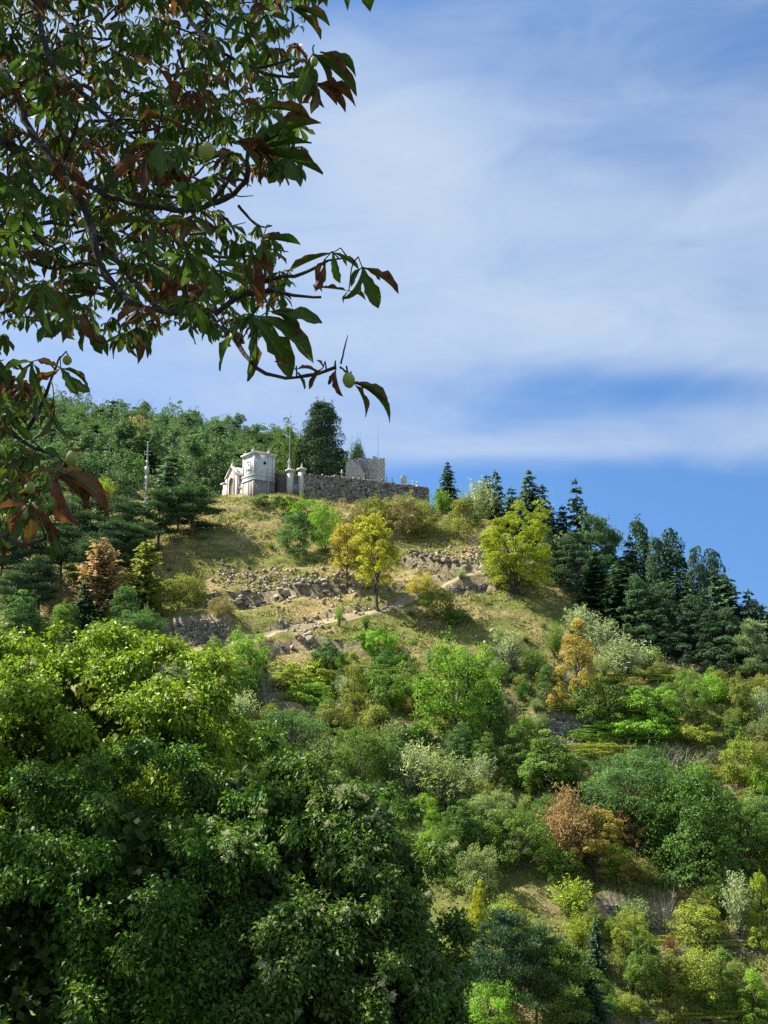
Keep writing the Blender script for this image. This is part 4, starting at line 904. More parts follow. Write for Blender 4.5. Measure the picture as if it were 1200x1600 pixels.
pp('autumn', 904, 1098, 92, 122, 'ochre', 'orange brown conifer among silvery shrubs on the right', var=0)
pp('tree', 712, 1168, 132, 162, 'bright', 'large bright green tree in the middle of the slope', var=0)
pp('shrub', 745, 1172, 54, 66, 'sage', 'grey green shrub at the shaded foot of the large bright tree')
pp('tree', 768, 1170, 70, 90, 'deep', 'deep green tree on the right flank of the large bright tree')
pp('wispy', 800, 1052, 62, 84, 'silver', 'thin silvery shrub standing alone above the large bright tree')
pp('wispy', 835, 1060, 50, 60, 'mid', 'thin green shrub beside the small rock scar')
pp('orange', 992, 1094, 52, 44, 'orange', 'bright orange dry shrub left of a short stone wall', var=0)
pp('shrub', 945, 1132, 92, 64, 'mid', 'wide green thicket left of the leafy fig like tree')
pp('tree', 1018, 1145, 88, 74, 'bright', 'broad leafy light green tree in the right middle terrace', var=1)
pp('tree', 1074, 1145, 66, 84, 'mid', 'green tree right of the broad leafy one')
pp('shrub', 1110, 1096, 54, 46, 'bright', 'bright green shrub above the yellow olive column shrub')
pp('tight', 1160, 1140, 50, 84, 'olive', 'tall yellow olive shrub near the right edge')
pp('wispy', 1192, 1140, 50, 78, 'silver', 'silvery shrub cut by the right edge below the pine')
pp('mound', 990, 1152, 120, 26, 'bright', 'long low bright green mound on the middle right terrace')
pp('mound', 1080, 1160, 70, 26, 'ygreen', 'low yellow green mound right of the long bright one')
pp('orange', 1072, 1160, 44, 38, 'ochre', 'small orange tinted shrub below the broad leafy tree', var=0)
pp('twig', 1058, 1208, 66, 44, 'grey', 'bare grey bush between green thickets on the right')
pp('shrub', 1165, 1236, 78, 76, 'ygreen', 'round yellow green bush near the right edge')
pp('shrub', 1190, 1262, 50, 60, 'bright', 'bright bush cut by the right edge under the round one')
pp('dense', 995, 1320, 140, 132, 'teal', 'large blue green tree above the orange brown group', var=0)
pp('dense', 1092, 1395, 176, 178, 'deep', 'biggest deep green tree at lower right', var=1)
pp('tree', 1175, 1372, 90, 108, 'mid', 'green tree against the right edge beside the biggest one')
pp('tree', 1045, 1300, 90, 90, 'mid', 'mid green tree between the two largest at lower right')
pp('tree', 862, 1250, 100, 96, 'mid', 'green tree above the orange brown pair')
pp('tree', 810, 1215, 70, 80, 'mid', 'small green tree right of the silvery thicket')
pp('autumn', 892, 1362, 112, 152, 'brown', 'tall orange brown tree at lower right', var=2)
pp('autumn', 934, 1378, 104, 104, 'ochre', 'ochre yellow tree in front of the orange brown one', var=1)
pp('autumn', 986, 1325, 70, 84, 'brown', 'smaller rusty brown tree right of the ochre one', var=1)
pp('wispy', 700, 1272, 110, 112, 'sage', 'big silvery grey thicket below the large bright green tree')
pp('wispy', 650, 1240, 90, 96, 'silver', 'pale silvery thicket left of the big grey one')
pp('wispy', 756, 1250, 60, 74, 'silver', 'small silvery shrub right of the big grey thicket')
pp('wispy', 610, 1180, 60, 60, 'sage', 'grey green shrub left of the low dry stone wall')
pp('autumn', 556, 1136, 62, 110, 'ygreen', 'yellow brown cone shaped tree among green terraces', var=0)
pp('shrub', 586, 1160, 60, 60, 'olive', 'olive shrub beside the yellow brown cone shaped tree')
pp('tight', 520, 1160, 66, 64, 'olive', 'round olive bush left of the yellow brown cone shaped tree')
pp('mound', 480, 1070, 110, 32, 'ygreen', 'yellow green terrace hedge above the dark wall')
pp('mound', 492, 1098, 90, 28, 'bright', 'bright bramble hedge hanging over the second terrace')
pp('mound', 590, 1022, 64, 38, 'bright', 'bright green bramble spilling down the bank under the path')
pp('mound', 612, 1044, 56, 26, 'deep', 'dark green bramble at the end of the spill')
pp('mound', 600, 1092, 86, 36, 'mid', 'green bramble heap between the two terraces')
pp('mound', 655, 1096, 46, 30, 'mid', 'green bramble left of the large bright green tree')
pp('orange', 645, 1118, 40, 34, 'ochre', 'small russet shrub at the left foot of the large bright tree', var=0)
pp('tree', 374, 1086, 76, 98, 'bright', 'bright green tree at the left start of the path', var=0)
pp('wispy', 372, 1140, 80, 80, 'silver', 'silvery blue shrub under the bright tree at left')
pp('shrub', 335, 1110, 50, 60, 'sage', 'grey green shrub behind the sunlit vine covered tree')
pp('twig', 415, 1110, 34, 60, 'grey', 'pale bare twigs in front of the terrace walls')
pp('twig', 478, 1160, 46, 44, 'grey', 'bare grey bush below the olive bush')
pp('tree', 455, 1190, 90, 80, 'teal', 'blue green thicket behind the vine covered trees at centre left')
pp('wispy', 510, 1210, 80, 76, 'sage', 'grey green thicket at centre left')
pp('tree', 562, 1230, 80, 90, 'mid', 'green tree beside the dark hollow at centre')
pp('tall', 608, 1236, 54, 90, 'mid', 'thin leafy tree beside the dark hollow at centre')
pp('shrub', 750, 1398, 64, 66, 'sage', 'grey green bush above the open dry slope at lower middle')
pp('tree', 725, 1345, 80, 84, 'deep', 'deep green tree above the grey green bush')
pp('tree', 812, 1360, 84, 92, 'mid', 'mid green tree left of the orange brown group')
pp('tree', 768, 1320, 76, 80, 'sage', 'grey green tree at the lower middle')
pp('shrub', 872, 1378, 60, 50, 'mid', 'green bush at the left foot of the ochre tree')
pp('wispy', 896, 1442, 88, 80, 'lime', 'bright yellow green shrub at the edge of the open dry slope')
pp('wispy', 905, 1490, 60, 70, 'lime', 'yellow green shrub below the brightest one')
pp('tight', 927, 1466, 52, 46, 'olive', 'dark round bush in the open dry slope')
pp('tree', 985, 1502, 54, 72, 'ygreen', 'small yellow green tree left of the bare grey shrub')
pp('twig', 1040, 1462, 44, 66, 'grey', 'bare grey shrub standing on the lower right terrace')
pp('shrub', 1092, 1466, 86, 46, 'ygreen', 'wide yellow green bush on the lower right terrace')
pp('tall', 1155, 1462, 62, 112, 'silver', 'tall silvery green tree at lower right')
pp('tree', 1190, 1482, 50, 100, 'lime', 'yellow green tree cut by the lower right edge')
pp('orange', 1048, 1512, 32, 34, 'red', 'red brown shrub in front of a dark stone wall', var=0)
pp('tree', 1012, 1572, 60, 104, 'mid', 'conical green tree at lower right', var=2)
pp('fir', 932, 1520, 40, 80, 'blue', 'thin dark young fir at lower right of centre', var=1)
pp('shrub', 1098, 1560, 80, 66, 'ygreen', 'yellow green bush in front of the dark wall at lower right')
pp('tree', 1130, 1560, 70, 70, 'mid', 'green tree right of the dark wall at lower right')
pp('tree', 1182, 1608, 60, 84, 'bright', 'bright tree in the bottom right corner')
pp('shrub', 1060, 1608, 60, 50, 'olive', 'olive bush at the bottom edge')
pp('tree', 1045, 1565, 60, 70, 'olive', 'olive tree next to the conical green tree')
for a, b, c_, d, k, l in ((790, 1600, 96, 156, 'blue', 'dark blue green pine at bottom centre right'), (838, 1606, 90, 140, 'pine', 'dark pine right of the bottom centre pine'), (752, 1545, 56, 90, 'dark', 'small dark pine beside the vine covered tree'), (922, 1625, 80, 110, 'dark', 'dark pine at the bottom edge'),
                          (884, 1640, 90, 140, 'mid', 'green pine at the bottom edge between two dark ones')):
    pp('pine' if k != 'dark' else 'fir', a, b, c_, d, k, l)
pp('tree', 765, 1640, 90, 96, 'bright', 'bright green tree at the bottom edge beside the vine covered tree')
pp('tree', 746, 1490, 30, 96, 'yellow', 'narrow yellow leaved tree peeping beside the vine covered tree', var=2)
pp('shrub', 790, 1470, 84, 60, 'ygreen', 'yellow green bush above the bottom pines')
pp('shrub', 1140, 1330, 70, 60, 'olive', 'olive bush at the right under the pale wall')
# left part of the slope
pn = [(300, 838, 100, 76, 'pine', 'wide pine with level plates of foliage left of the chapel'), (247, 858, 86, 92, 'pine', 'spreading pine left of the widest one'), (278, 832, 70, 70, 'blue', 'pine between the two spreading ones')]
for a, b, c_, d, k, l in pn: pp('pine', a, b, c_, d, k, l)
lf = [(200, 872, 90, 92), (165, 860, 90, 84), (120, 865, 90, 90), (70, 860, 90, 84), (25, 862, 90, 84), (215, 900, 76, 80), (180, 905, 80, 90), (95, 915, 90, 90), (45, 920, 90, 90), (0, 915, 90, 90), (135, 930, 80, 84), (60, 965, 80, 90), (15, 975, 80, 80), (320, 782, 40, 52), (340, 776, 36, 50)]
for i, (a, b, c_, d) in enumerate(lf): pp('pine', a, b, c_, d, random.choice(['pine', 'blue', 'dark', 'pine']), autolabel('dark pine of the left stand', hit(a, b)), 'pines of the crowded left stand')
pp('goldfir', 150, 964, 104, 124, 'orange', 'orange brown conifer at left', var=0)
pp('goldfir', 222, 962, 86, 118, 'ygreen', 'yellow olive cone shaped conifer right of the orange brown one', var=1)
pp('tree', 196, 1000, 74, 84, 'teal', 'blue green tree between the two discoloured conifers at left')
pp('tree', 222, 1022, 70, 70, 'teal', 'blue green tree left of the tall retaining wall')
pp('fir', 130, 1005, 70, 100, 'dark', 'dark shaded conifer in front of the orange brown one')
pp('tree', 30, 1012, 80, 84, 'teal', 'blue green tree at the left edge')
pp('tree', 100, 1018, 84, 74, 'mid', 'green tree behind the sunlit vine covered tree')
pp('tree', 165, 1034, 70, 60, 'teal', 'green tree close behind the sunlit vines')
pp('tree', 215, 1056, 60, 50, 'mid', 'green tree below the tall retaining wall')
pp('tree', 270, 1098, 70, 56, 'sage', 'grey green tree under the path start')
pp('shrub', 290, 944, 72, 44, 'olive', 'olive scrub above the tall retaining wall')
pp('shrub', 345, 966, 40, 30, 'scrub', 'brown scrub at the right end of the retaining wall')
pp('tall', 162, 790, 46, 56, 'lime', 'light green tree in front of the forested hill')
pp('tree', 222, 755, 30, 40, 'bright', 'yellow green tree at the top of the sandy track')
pp('shrub', 686, 968, 60, 48, 'olive', 'dark olive shrub below the curved dark wall')
pp('shrub', 660, 930, 42, 34, 'ochre', 'russet scrub beside the path', var=0)
pp('shrub', 712, 975, 46, 24, 'mid', 'low green shrub right of the olive one')
pp('wispy', 530, 980, 18, 42, 'bright', 'thin upright green sapling on the path edge')
pp('wispy', 572, 985, 24, 30, 'mid', 'small green sapling below the taller yellow tree')
pp('wispy', 782, 1010, 40, 40, 'sage', 'thin sage plant beside the white boulders')
pp('wispy', 720, 905, 26, 22, 'silver', 'small pale plant on the path bend')

def hedge(px, py, wpx, hpx, colr, label, tilt=0):
    o = pp('hedge', px, py, wpx, hpx, colr, label); q = o.location; W = wpx * q[1] / F
    o.scale[0] = W / 4; o.scale[1] = 1.9 / 4; o.rotation_euler = (0, 0, tilt + random.uniform(-.05, .05)); return o
for a in ((475, 1073, 120, 20, 'ygreen', 'long yellow green hedge along the upper left terrace'), (500, 1104, 110, 20, 'bright', 'long bright hedge along the second left terrace'), (605, 1062, 110, 22, 'mid', 'green hedge over the short dark wall at centre'), (885, 1112, 90, 10, 'ygreen', 'grassy crest on the pale dry stone terrace wall'),
          (990, 1158, 170, 26, 'bright', 'long bright hedge on the right middle terrace'), (955, 1186, 150, 20, 'ygreen', 'low yellow green hedge under the long bright one'), (1120, 1215, 150, 18, 'olive', 'low olive hedge under the right middle terrace'), (1120, 1478, 190, 14, 'ygreen', 'low yellow green hedge on the lower right terrace edge'),
          (1060, 1588, 190, 12, 'ygreen', 'grassy strip along the bottom right terrace'), (680, 1190, 130, 20, 'olive', 'olive hedge below the low dry stone wall'), (1000, 1066, 160, 12, 'ygreen', 'thin green strip above the orange dry shrub'), (470, 1130, 100, 18, 'olive', 'olive hedge above the bare grey bush')): hedge(*a)
# scattered scrub filling the lower slope
OPEN = [(1100, 1205, 1210, 1240), (640, 1172, 780, 1195), (930, 1165, 1100, 1190), (380, 1000, 560, 1060), (415, 1040, 490, 1118), (1005, 1066, 1066, 1098), (1025, 1488, 1095, 1518), (600, 1118, 690, 1165), (940, 1400, 1035, 1436), (555, 1045, 630, 1065), (200, 860, 740, 1000), (560, 860, 860, 1000), (765, 1370, 950, 1550), (700, 1400, 790, 1460), (930, 1490, 1000, 1560), (640, 940, 860, 1010), (400, 990, 560, 1050), (1040, 1015, 1150, 1060), (845, 1095, 930, 1190), (260, 940, 380, 1030), (1000, 1480, 1100, 1515), (1090, 1465, 1200, 1480)]
def is_open(px, py): return any(a < px < c and b < py < d for a, b, c, d in OPEN)
SC = [('shrub', 'mid', 'mid green scrub bush in the thickets of the lower slope', 42), ('shrub', 'deep', 'dark green scrub bush in the thickets of the lower slope', 23), ('shrub', 'olive', 'olive scrub bush in the thickets of the lower slope', 42), ('wispy', 'sage', 'grey green feathery bush in the thickets of the lower slope', 42),
      ('wispy', 'silver', 'silvery feathery bush in the thickets of the lower slope', 21), ('shrub', 'bright', 'bright green scrub bush in the thickets of the lower slope', 28), ('mound', 'mid', 'flat bramble patch in the thickets of the lower slope', 28), ('twig', 'grey', 'leafless grey bush in the thickets of the lower slope', 9),
      ('tree', 'teal', 'small blue green tree in the thickets of the lower slope', 14), ('tree', 'mid', 'small green tree in the thickets of the lower slope', 18), ('shrub', 'ygreen', 'yellowish scrub bush in the thickets of the lower slope', 16)]
for kind, colr, lab, n in SC:
    k = 0; tries = 0
    while k < n and tries < 4000:
        tries += 1; px = random.uniform(330, 1230); py = random.uniform(1040, 1625)
        if px < 560 and py > 1230 or px < 700 and py > 1350 or is_open(px, py) or (py > 1370 and random.random() < .4): continue
        q = hit(px, py)
        if q is None: continue
        s = {'shrub': (1.2, 3.0), 'wispy': (1.4, 3.4), 'mound': (2, 4.5), 'twig': (1.3, 2.4), 'tree': (2.4, 4.4)}[kind]; Wd = random.uniform(*s)
        if any((q[0] - a) ** 2 + (q[1] - b) ** 2 < (max(.5 * Wd, .55 * c_)) ** 2 for a, b, c_ in placed if abs(q[0] - a) < 4): continue
        plant(kind, tuple(q), Wd * random.uniform(.8, 1.25) * {'shrub': .8, 'wispy': 1.0, 'mound': .36, 'twig': .9, 'tree': 1.15}[kind], Wd, colr, autolabel(lab.split(' in the')[0], q), lab.split(' in the')[0].replace('bush', 'bushes') + ' of the lower slope'); k += 1
# small weeds and tufts on the open slope
for k in range(150):
    px = random.uniform(250, 1150); py = random.uniform(800, 1600)
    if px < 560 and py > 1200 or px < 700 and py > 1350: continue
    q = hit(px, py)
    if q is None or q[1] > 165: continue
    Wd = random.uniform(.6, 1.5); plant('weed', tuple(q), Wd * random.uniform(.5, .9), Wd, random.choice(['olive', 'mid', 'ygreen', 'scrub', 'bright', 'sage']), autolabel('small weed tuft', q), 'weed tufts on the hillside')

# forest on the far hill
PR['far'] = [tree_proto(80, 7, 9.5, 1.0, 34, 1900, .42, 'egg', rc=1.0), tree_proto(81, 6, 10, 1.0, 34, 1900, .42, 'egg', rc=.9), fir_proto(82, 10, 2.6, 12, Lc=.7), tree_proto(83, 7.5, 8.5, 1.0, 34, 1900, .42, 'round', rc=1.1)]
KIND_NAME['far'] = 'forest_tree'; CAT['far'] = 'tree'
cand = []
for _ in range(9000):
    x = random.uniform(-135, 10); y = random.uniform(182, 352)
    px = 600 + x / y * F
    if px < -40 or px > 545: continue
    if abs(x - (-45 + (y - 200) * -.16 + 1.5)) < 3.2 and y < 262: continue
    if all((x - a) ** 2 + (y - b) ** 2 > (4.3 + (y - 180) * .012) ** 2 for a, b in cand): cand.append((x, y))
cand = sorted(cand, key=lambda c: c[1])
nf = 0
TRK = trace([(196, 792), (206, 765), (213, 745), (216, 728)])
for x, y in cand:
    z = hz(x, y)
    if min(np.hypot(TRK[:, 0] - x, TRK[:, 1] - y)) < 5: continue
    zv = z + 11
    # keep only trees whose top shows above the slope in front
    t_ = np.linspace(.25, .985, 60); blocked = (interp(x * t_, y * t_) > zv * t_).any()
    if blocked: continue
    nf += 1
    if nf > 296: break
    pxx = 600 + x / y * F
    H = random.uniform(7.5, 12); br = random.random() < .03 and pxx < 300
    colr = 'brown' if br else random.choice([(.085, .165, .1), 'pine', 'blue', 'pine', (.11, .19, .1), (.07, .13, .07)])  # cooler greens put some distance haze into the leaf colour
    plant('far', (x, y, z), H, random.uniform(6.5, 9.5), colr, autolabel(('brown' if br else {'pine': 'dull green', 'blue': 'dark blue green'}[colr] if isinstance(colr, str) else {.085: 'cool green', .11: 'light green', .07: 'deep green'}[colr[0]]) + ' forest tree on the far hill', (x, y, z + 5)), 'trees of the far hill forest')
print('far trees', nf)
pp('autumn', 226, 718, 40, 56, (.3, .25, .13), 'large rust brown tree on the far hill above the sandy track', name='forest_tree', var=0)
pp('autumn', 112, 680, 34, 28, 'orange', 'small rust brown tree high on the far hill at left', name='forest_tree', var=1)

for o in [o for o in COL.objects if o.name.startswith('rock') and o.get('group')]:
    old = o['label']; adj = 'large' if max(o.scale) > 1.15 else ('flat' if o.scale[2] < .32 * max(o.scale) else 'small' if max(o.scale) < .6 else 'middling')
    kind_ = {'jagged rock in': 'jagged rock', 'dark rock in': 'dark rock', 'pale tumbled': 'pale rock', 'small pale': 'pale stone'}.get(' '.join(old.split()[:3]) if ' '.join(old.split()[:3]) in ('jagged rock in', 'dark rock in') else ' '.join(old.split()[:2]), 'grey rock' if 'grey' in old else 'brown rock' if 'brown' in old else 'weathered rock')
    o['label'] = autolabel(f'{adj} {kind_}', np.array(o.location))

# ------------------------------------------------------------------ grass on the open slope
n = 260000
x = rng.uniform(-75, 62, n); y = rng.uniform(70, 172, n); z = interp(x, y)
vis = (np.abs(x / y * F) < 640)
e_ = (interp(x, y + .6) - interp(x, y - .6)) / 1.2
pxv = 600 + x / y * F; pyv = 1100 - z / y * F
dens = vnoise(x, y, 3.0, 21, 3)
near_path = (np.abs(pyv - np.interp(pxv, [285, 320, 370, 430, 500, 560, 610, 660, 705, 760, 775], [1024, 1012, 1003, 990, 975, 962, 950, 928, 912, 897, 885])) < 7) & (pxv > 285) & (pxv < 775)
keep = vis & ~near_path & (dens > -.35) & (e_ < 1.4) & ~((pxv < 380) & (pyv > 1150)) & (y < 166)
x, y, z, dens = x[keep], y[keep], z[keep], dens[keep]; n = len(x)
h = rng.uniform(.12, .4, n) * np.clip(.9 + 1.1 * vnoise(x, y * 2, 2.6, 23, 2), .35, 2); mb = MB()
d = np.c_[rng.normal(size=(n, 2)) * .45, np.ones(n)]; g_ = np.clip(.5 + .8 * vnoise(x, y, 5, 27, 4) + rng.normal(size=n) * .15 + np.clip((18 - z) / 60, 0, .3), 0, 1)
leaves(mb, np.c_[x, y, z + h * .35], d, np.c_[rng.normal(size=(n, 3))], h * 1.1, h * .45, rng.uniform(0, 1, n), grn=g_)
m, t, out = new_mat('hill_grass')
av = t.node('ShaderNodeAttribute', attribute_name='var'); ag = t.node('ShaderNodeAttribute', attribute_name='grn')
c = t.mix(t.ramp(ag.outputs['Fac'], .25, .68), (.44, .34, .14), (.2, .25, .05)); c = t.mix(t.m('MULTIPLY', av.outputs['Fac'], .35), c, (.5, .42, .22))
p = t.node('ShaderNodeBsdfPrincipled'); t.l.new(c, p.inputs['Base Color']); p.inputs['Roughness'].default_value = .8; p.inputs['Specular IOR Level'].default_value = .1
tr = t.node('ShaderNodeBsdfTranslucent'); t.l.new(c, tr.inputs['Color']); mx = t.node('ShaderNodeMixShader'); mx.inputs[0].default_value = .35
t.l.new(p.outputs[0], mx.inputs[1]); t.l.new(tr.outputs[0], mx.inputs[2]); t.l.new(mx.outputs[0], out.inputs[0]); M['grass'] = m
tag(mb.build('grass', M['grass']), 'dry straw coloured and green grass covering the open hillside', 'grass', kind='stuff')

# low tangled growth that knits the thickets of the lower slope together
n = 150000
x = rng.uniform(-32, 62, n); y = rng.uniform(70, 131, n); z = interp(x, y); pxv = 600 + x / y * F; pyv = 1100 - z / y * F
d1 = vnoise(x, y * 1.6, 5.0, 31, 3); lim = np.where(pyv < 1060, .28, np.where(pyv > 1390, .22, .0))
opn = np.zeros(n, bool)
for a_, b_, c_, e_ in OPEN: opn |= (pxv > a_) & (pxv < c_) & (pyv > b_) & (pyv < e_)
keep = (np.abs(x / y * F) < 640) & (d1 > lim) & (pyv > 1010) & ~opn & ~((pxv < 380) & (pyv > 1150))
x, y, z, d1 = x[keep], y[keep], z[keep], d1[keep]; n = len(x); hh = np.clip((d1 + .15) * 2.0, .1, 1.0) * rng.uniform(.2, 1, n) ** .6
mb = MB(); leaves(mb, np.c_[x, y, z + hh], rdir(n), rdir(n) + [0, 0, .7], rng.uniform(.12, .24, n), rng.uniform(.07, .13, n), np.clip(rng.uniform(0, .8, n) + .5 * vnoise(x, y, 1.1, 35, 2), 0, 1))
o = mb.build('undergrowth', M['leaf']); o.color = (.17, .24, .065, 1); tag(o, 'low tangled brambles and herbs between the bushes of the lower slope', 'undergrowth', kind='stuff')

# ------------------------------------------------------------------ near trees smothered in climbing vines
def vine_tree(name, label, lumps, n_sprig, Lf, color, seed, trunk_at, frac_in=.2, puffs=0, puff_box=None):
    """lumps: (px, py, distance, radius); each lump is broken into many small bulges, covered with sprigs of hanging pointed leaves"""
    r = np.random.default_rng(seed); Cn = np.array([P(a, b, c) for a, b, c, _ in lumps]); Rd = np.array([l[3] for l in lumps]); root0 = np.array([trunk_at[0], trunk_at[1], hz(*trunk_at)])
    t = tag(empty(name, tuple(root0)), label, 'tree'); wts = Rd ** 2 / (Rd ** 2).sum()
    ns = 24 * len(lumps); k = r.choice(len(lumps), ns * 3, p=wts); d = rdir(len(k), r); c = Cn[k] + d * Rd[k][:, None] * r.uniform(.62, 1.06, len(k))[:, None]
    dist = np.linalg.norm((c[:, None] - Cn[None]) / Rd[None, :, None], axis=2); dist[np.arange(len(k)), k] = 9
    ok = (dist.min(1) > .72) & (d[:, 1] < .5); SC_ = c[ok][:ns]; SD = d[ok][:ns]; SR = r.uniform(.13, .42, len(SC_)) * (Rd.mean() / 1.2)
    w2 = SR ** 1.7; w2 /= w2.sum(); k = r.choice(len(SC_), int(n_sprig * 1.9), p=w2); d = unit(rdir(len(k), r) + SD[k] * .75 + [0, 0, .45])
    c = SC_[k] + d * (SR[k] * r.uniform(.55, 1.08, len(k)))[:, None] * [1, 1, .8]
    dd_ = np.linalg.norm((c[:, None] - SC_[None]) / SR[None, :, None], axis=2); dd_[np.arange(len(k)), k] = 9
    ok = (dd_.min(1) > .6) & (vnoise(c[:, 0] + c[:, 1] * .5, c[:, 2] * 1.3, .8, seed + 5, 3) > -.12); c, d = c[ok][:n_sprig], d[ok][:n_sprig]; n = len(c); per = 6
    ax = unit(d * .9 + r.normal(size=(n, 3)) * .6 + [0, 0, .1]); mb = MB(); cvv = r.uniform(-.15, .15, n)
    for j in range(per):
        a_ = ax * (j / per - .3) * Lf * 3.2; off = rdir(n, r) * Lf * .7
        ld = unit(off * 1.6 + np.array([0, 0, -.6]) * Lf + ax * Lf * .6); nr = unit(d * .8 + [0, 0, .5] + r.normal(size=(n, 3)) * .75)
        l_ = Lf * r.uniform(.65, 1.25, n); cc = c + a_ + off * .6 - root0
        # folded pointed leaf: five points, two quads round the midrib
        s_ = unit(np.cross(ld, nr)); nn = np.cross(s_, ld); W_ = l_ * .27
        b0 = cc; m1 = cc + ld * l_[:, None] * .42 - nn * l_[:, None] * .0; tip = cc + ld * l_[:, None] + np.array([0, 0, -.18]) * l_[:, None]
        sL = cc + ld * l_[:, None] * .38 + s_ * W_[:, None] + nn * l_[:, None] * .13; sR = cc + ld * l_[:, None] * .38 - s_ * W_[:, None] + nn * l_[:, None] * .13
        V = np.stack([b0, sL, tip, sR, m1], 1).reshape(-1, 3); B = np.arange(n)[:, None] * 5
        mb.add(V, quads=np.concatenate([B + [0, 4, 2, 1], B + [0, 3, 2, 4]]), var=np.repeat(np.clip(r.uniform(.05, .9, n) + cvv, 0, 1), 5))
    # leaves deeper in the mass, coloured darkest to stand for the shade there
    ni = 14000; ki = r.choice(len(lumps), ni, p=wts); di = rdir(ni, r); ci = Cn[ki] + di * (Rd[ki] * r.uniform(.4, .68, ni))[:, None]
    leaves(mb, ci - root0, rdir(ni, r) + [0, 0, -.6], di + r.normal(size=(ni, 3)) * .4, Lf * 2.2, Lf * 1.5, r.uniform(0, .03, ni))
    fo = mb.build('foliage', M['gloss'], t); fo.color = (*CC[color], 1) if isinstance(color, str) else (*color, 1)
    tr = MB(); H = Cn[:, 2].max() - root0[2]
    tube(tr, [(0, 0, -.5), (.1, 0, H * .3), (-.1, .1, H * .6), (0, 0, H * .85)], [.28, .22, .16, .08], 8)
    for q, R_ in zip(Cn, Rd): s = np.array([0, 0, H * .35]); tube(tr, [s, (s + q - root0) / 2 + [0, 0, -.3], q - root0], [.12, .08, .03], 6)
    tr.build('trunk', M['bark'], t, smooth=True)
    # fluffy seed heads of the climber, each a little ball of fine threads
    if puffs:
        pm = []
        for i in range(4):
            q = MB(); m_ = 130; dd = rdir(m_, r); lobes = r.normal(size=(5, 3)) * [.035, .03, .025]; kk = r.integers(0, 5, m_)
            leaves(q, lobes[kk] + dd * .022, dd + r.normal(size=(m_, 3)) * .5, rdir(m_, r), .035 * r.uniform(.6, 1.4, m_), .006, r.uniform(.2, 1, m_)); pm.append(q.mesh('seed_head', M['puff']))
        sel = np.where((c[:, 1] < np.median(c[:, 1]) + 1.0) & (d[:, 1] < .2))[0]; out_ = 0
        for i in r.permutation(sel):
            if out_ >= puffs: break
            px_ = 600 + F * c[i, 0] / (c[i, 1] * math.cos(PITCH) + c[i, 2] * math.sin(PITCH)); py_ = 800 - F * (c[i, 2] * math.cos(PITCH) - c[i, 1] * math.sin(PITCH)) / (c[i, 1] * math.cos(PITCH) + c[i, 2] * math.sin(PITCH))
            if not any(a < px_ < e and b < py_ < f for a, b, e, f in puff_box): continue
            o = bpy.data.objects.new('seed_head', pm[out_ % 4]); COL.objects.link(o); o.parent = t; o.location = c[i] + d[i] * .12 - root0; o.rotation_euler = tuple(r.uniform(0, 6, 3)); s = r.uniform(.7, 1.35); o.scale = (s, s, s); o.color = (.42, .42, .3, 1); out_ += 1
    return t
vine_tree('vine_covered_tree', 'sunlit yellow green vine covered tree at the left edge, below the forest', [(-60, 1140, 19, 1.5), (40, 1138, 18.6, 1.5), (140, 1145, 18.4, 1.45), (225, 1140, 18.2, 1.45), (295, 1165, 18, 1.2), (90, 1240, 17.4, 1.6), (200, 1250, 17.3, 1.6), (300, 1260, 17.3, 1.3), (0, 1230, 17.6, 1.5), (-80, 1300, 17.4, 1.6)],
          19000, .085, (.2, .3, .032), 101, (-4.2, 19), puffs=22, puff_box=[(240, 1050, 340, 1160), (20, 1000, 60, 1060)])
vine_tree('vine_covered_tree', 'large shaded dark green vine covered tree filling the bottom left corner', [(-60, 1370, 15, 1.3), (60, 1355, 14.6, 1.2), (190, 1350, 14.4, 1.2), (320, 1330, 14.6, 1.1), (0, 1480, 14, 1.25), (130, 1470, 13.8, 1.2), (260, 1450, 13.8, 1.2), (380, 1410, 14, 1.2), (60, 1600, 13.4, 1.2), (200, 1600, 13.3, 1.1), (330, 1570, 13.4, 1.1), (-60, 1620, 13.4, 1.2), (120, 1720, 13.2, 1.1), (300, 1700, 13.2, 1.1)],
          21000, .072, (.085, .175, .026), 102, (-3.6, 15), puffs=18, puff_box=[(160, 1220, 260, 1330), (320, 1230, 400, 1400)])  # leaf colour darkened, so the shade from overhead is partly painted
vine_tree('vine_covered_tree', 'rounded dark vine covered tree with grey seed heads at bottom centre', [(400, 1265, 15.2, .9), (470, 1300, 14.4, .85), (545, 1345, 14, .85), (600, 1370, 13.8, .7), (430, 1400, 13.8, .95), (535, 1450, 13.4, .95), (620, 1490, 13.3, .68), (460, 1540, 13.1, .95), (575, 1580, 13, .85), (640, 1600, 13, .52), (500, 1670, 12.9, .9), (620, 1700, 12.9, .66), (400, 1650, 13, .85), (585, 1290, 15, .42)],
          20000, .068, (.09, .165, .035), 103, (-.5, 14.6), puffs=75, puff_box=[(400, 1210, 720, 1590)])  # darker leaf colour here also holds some of the shade

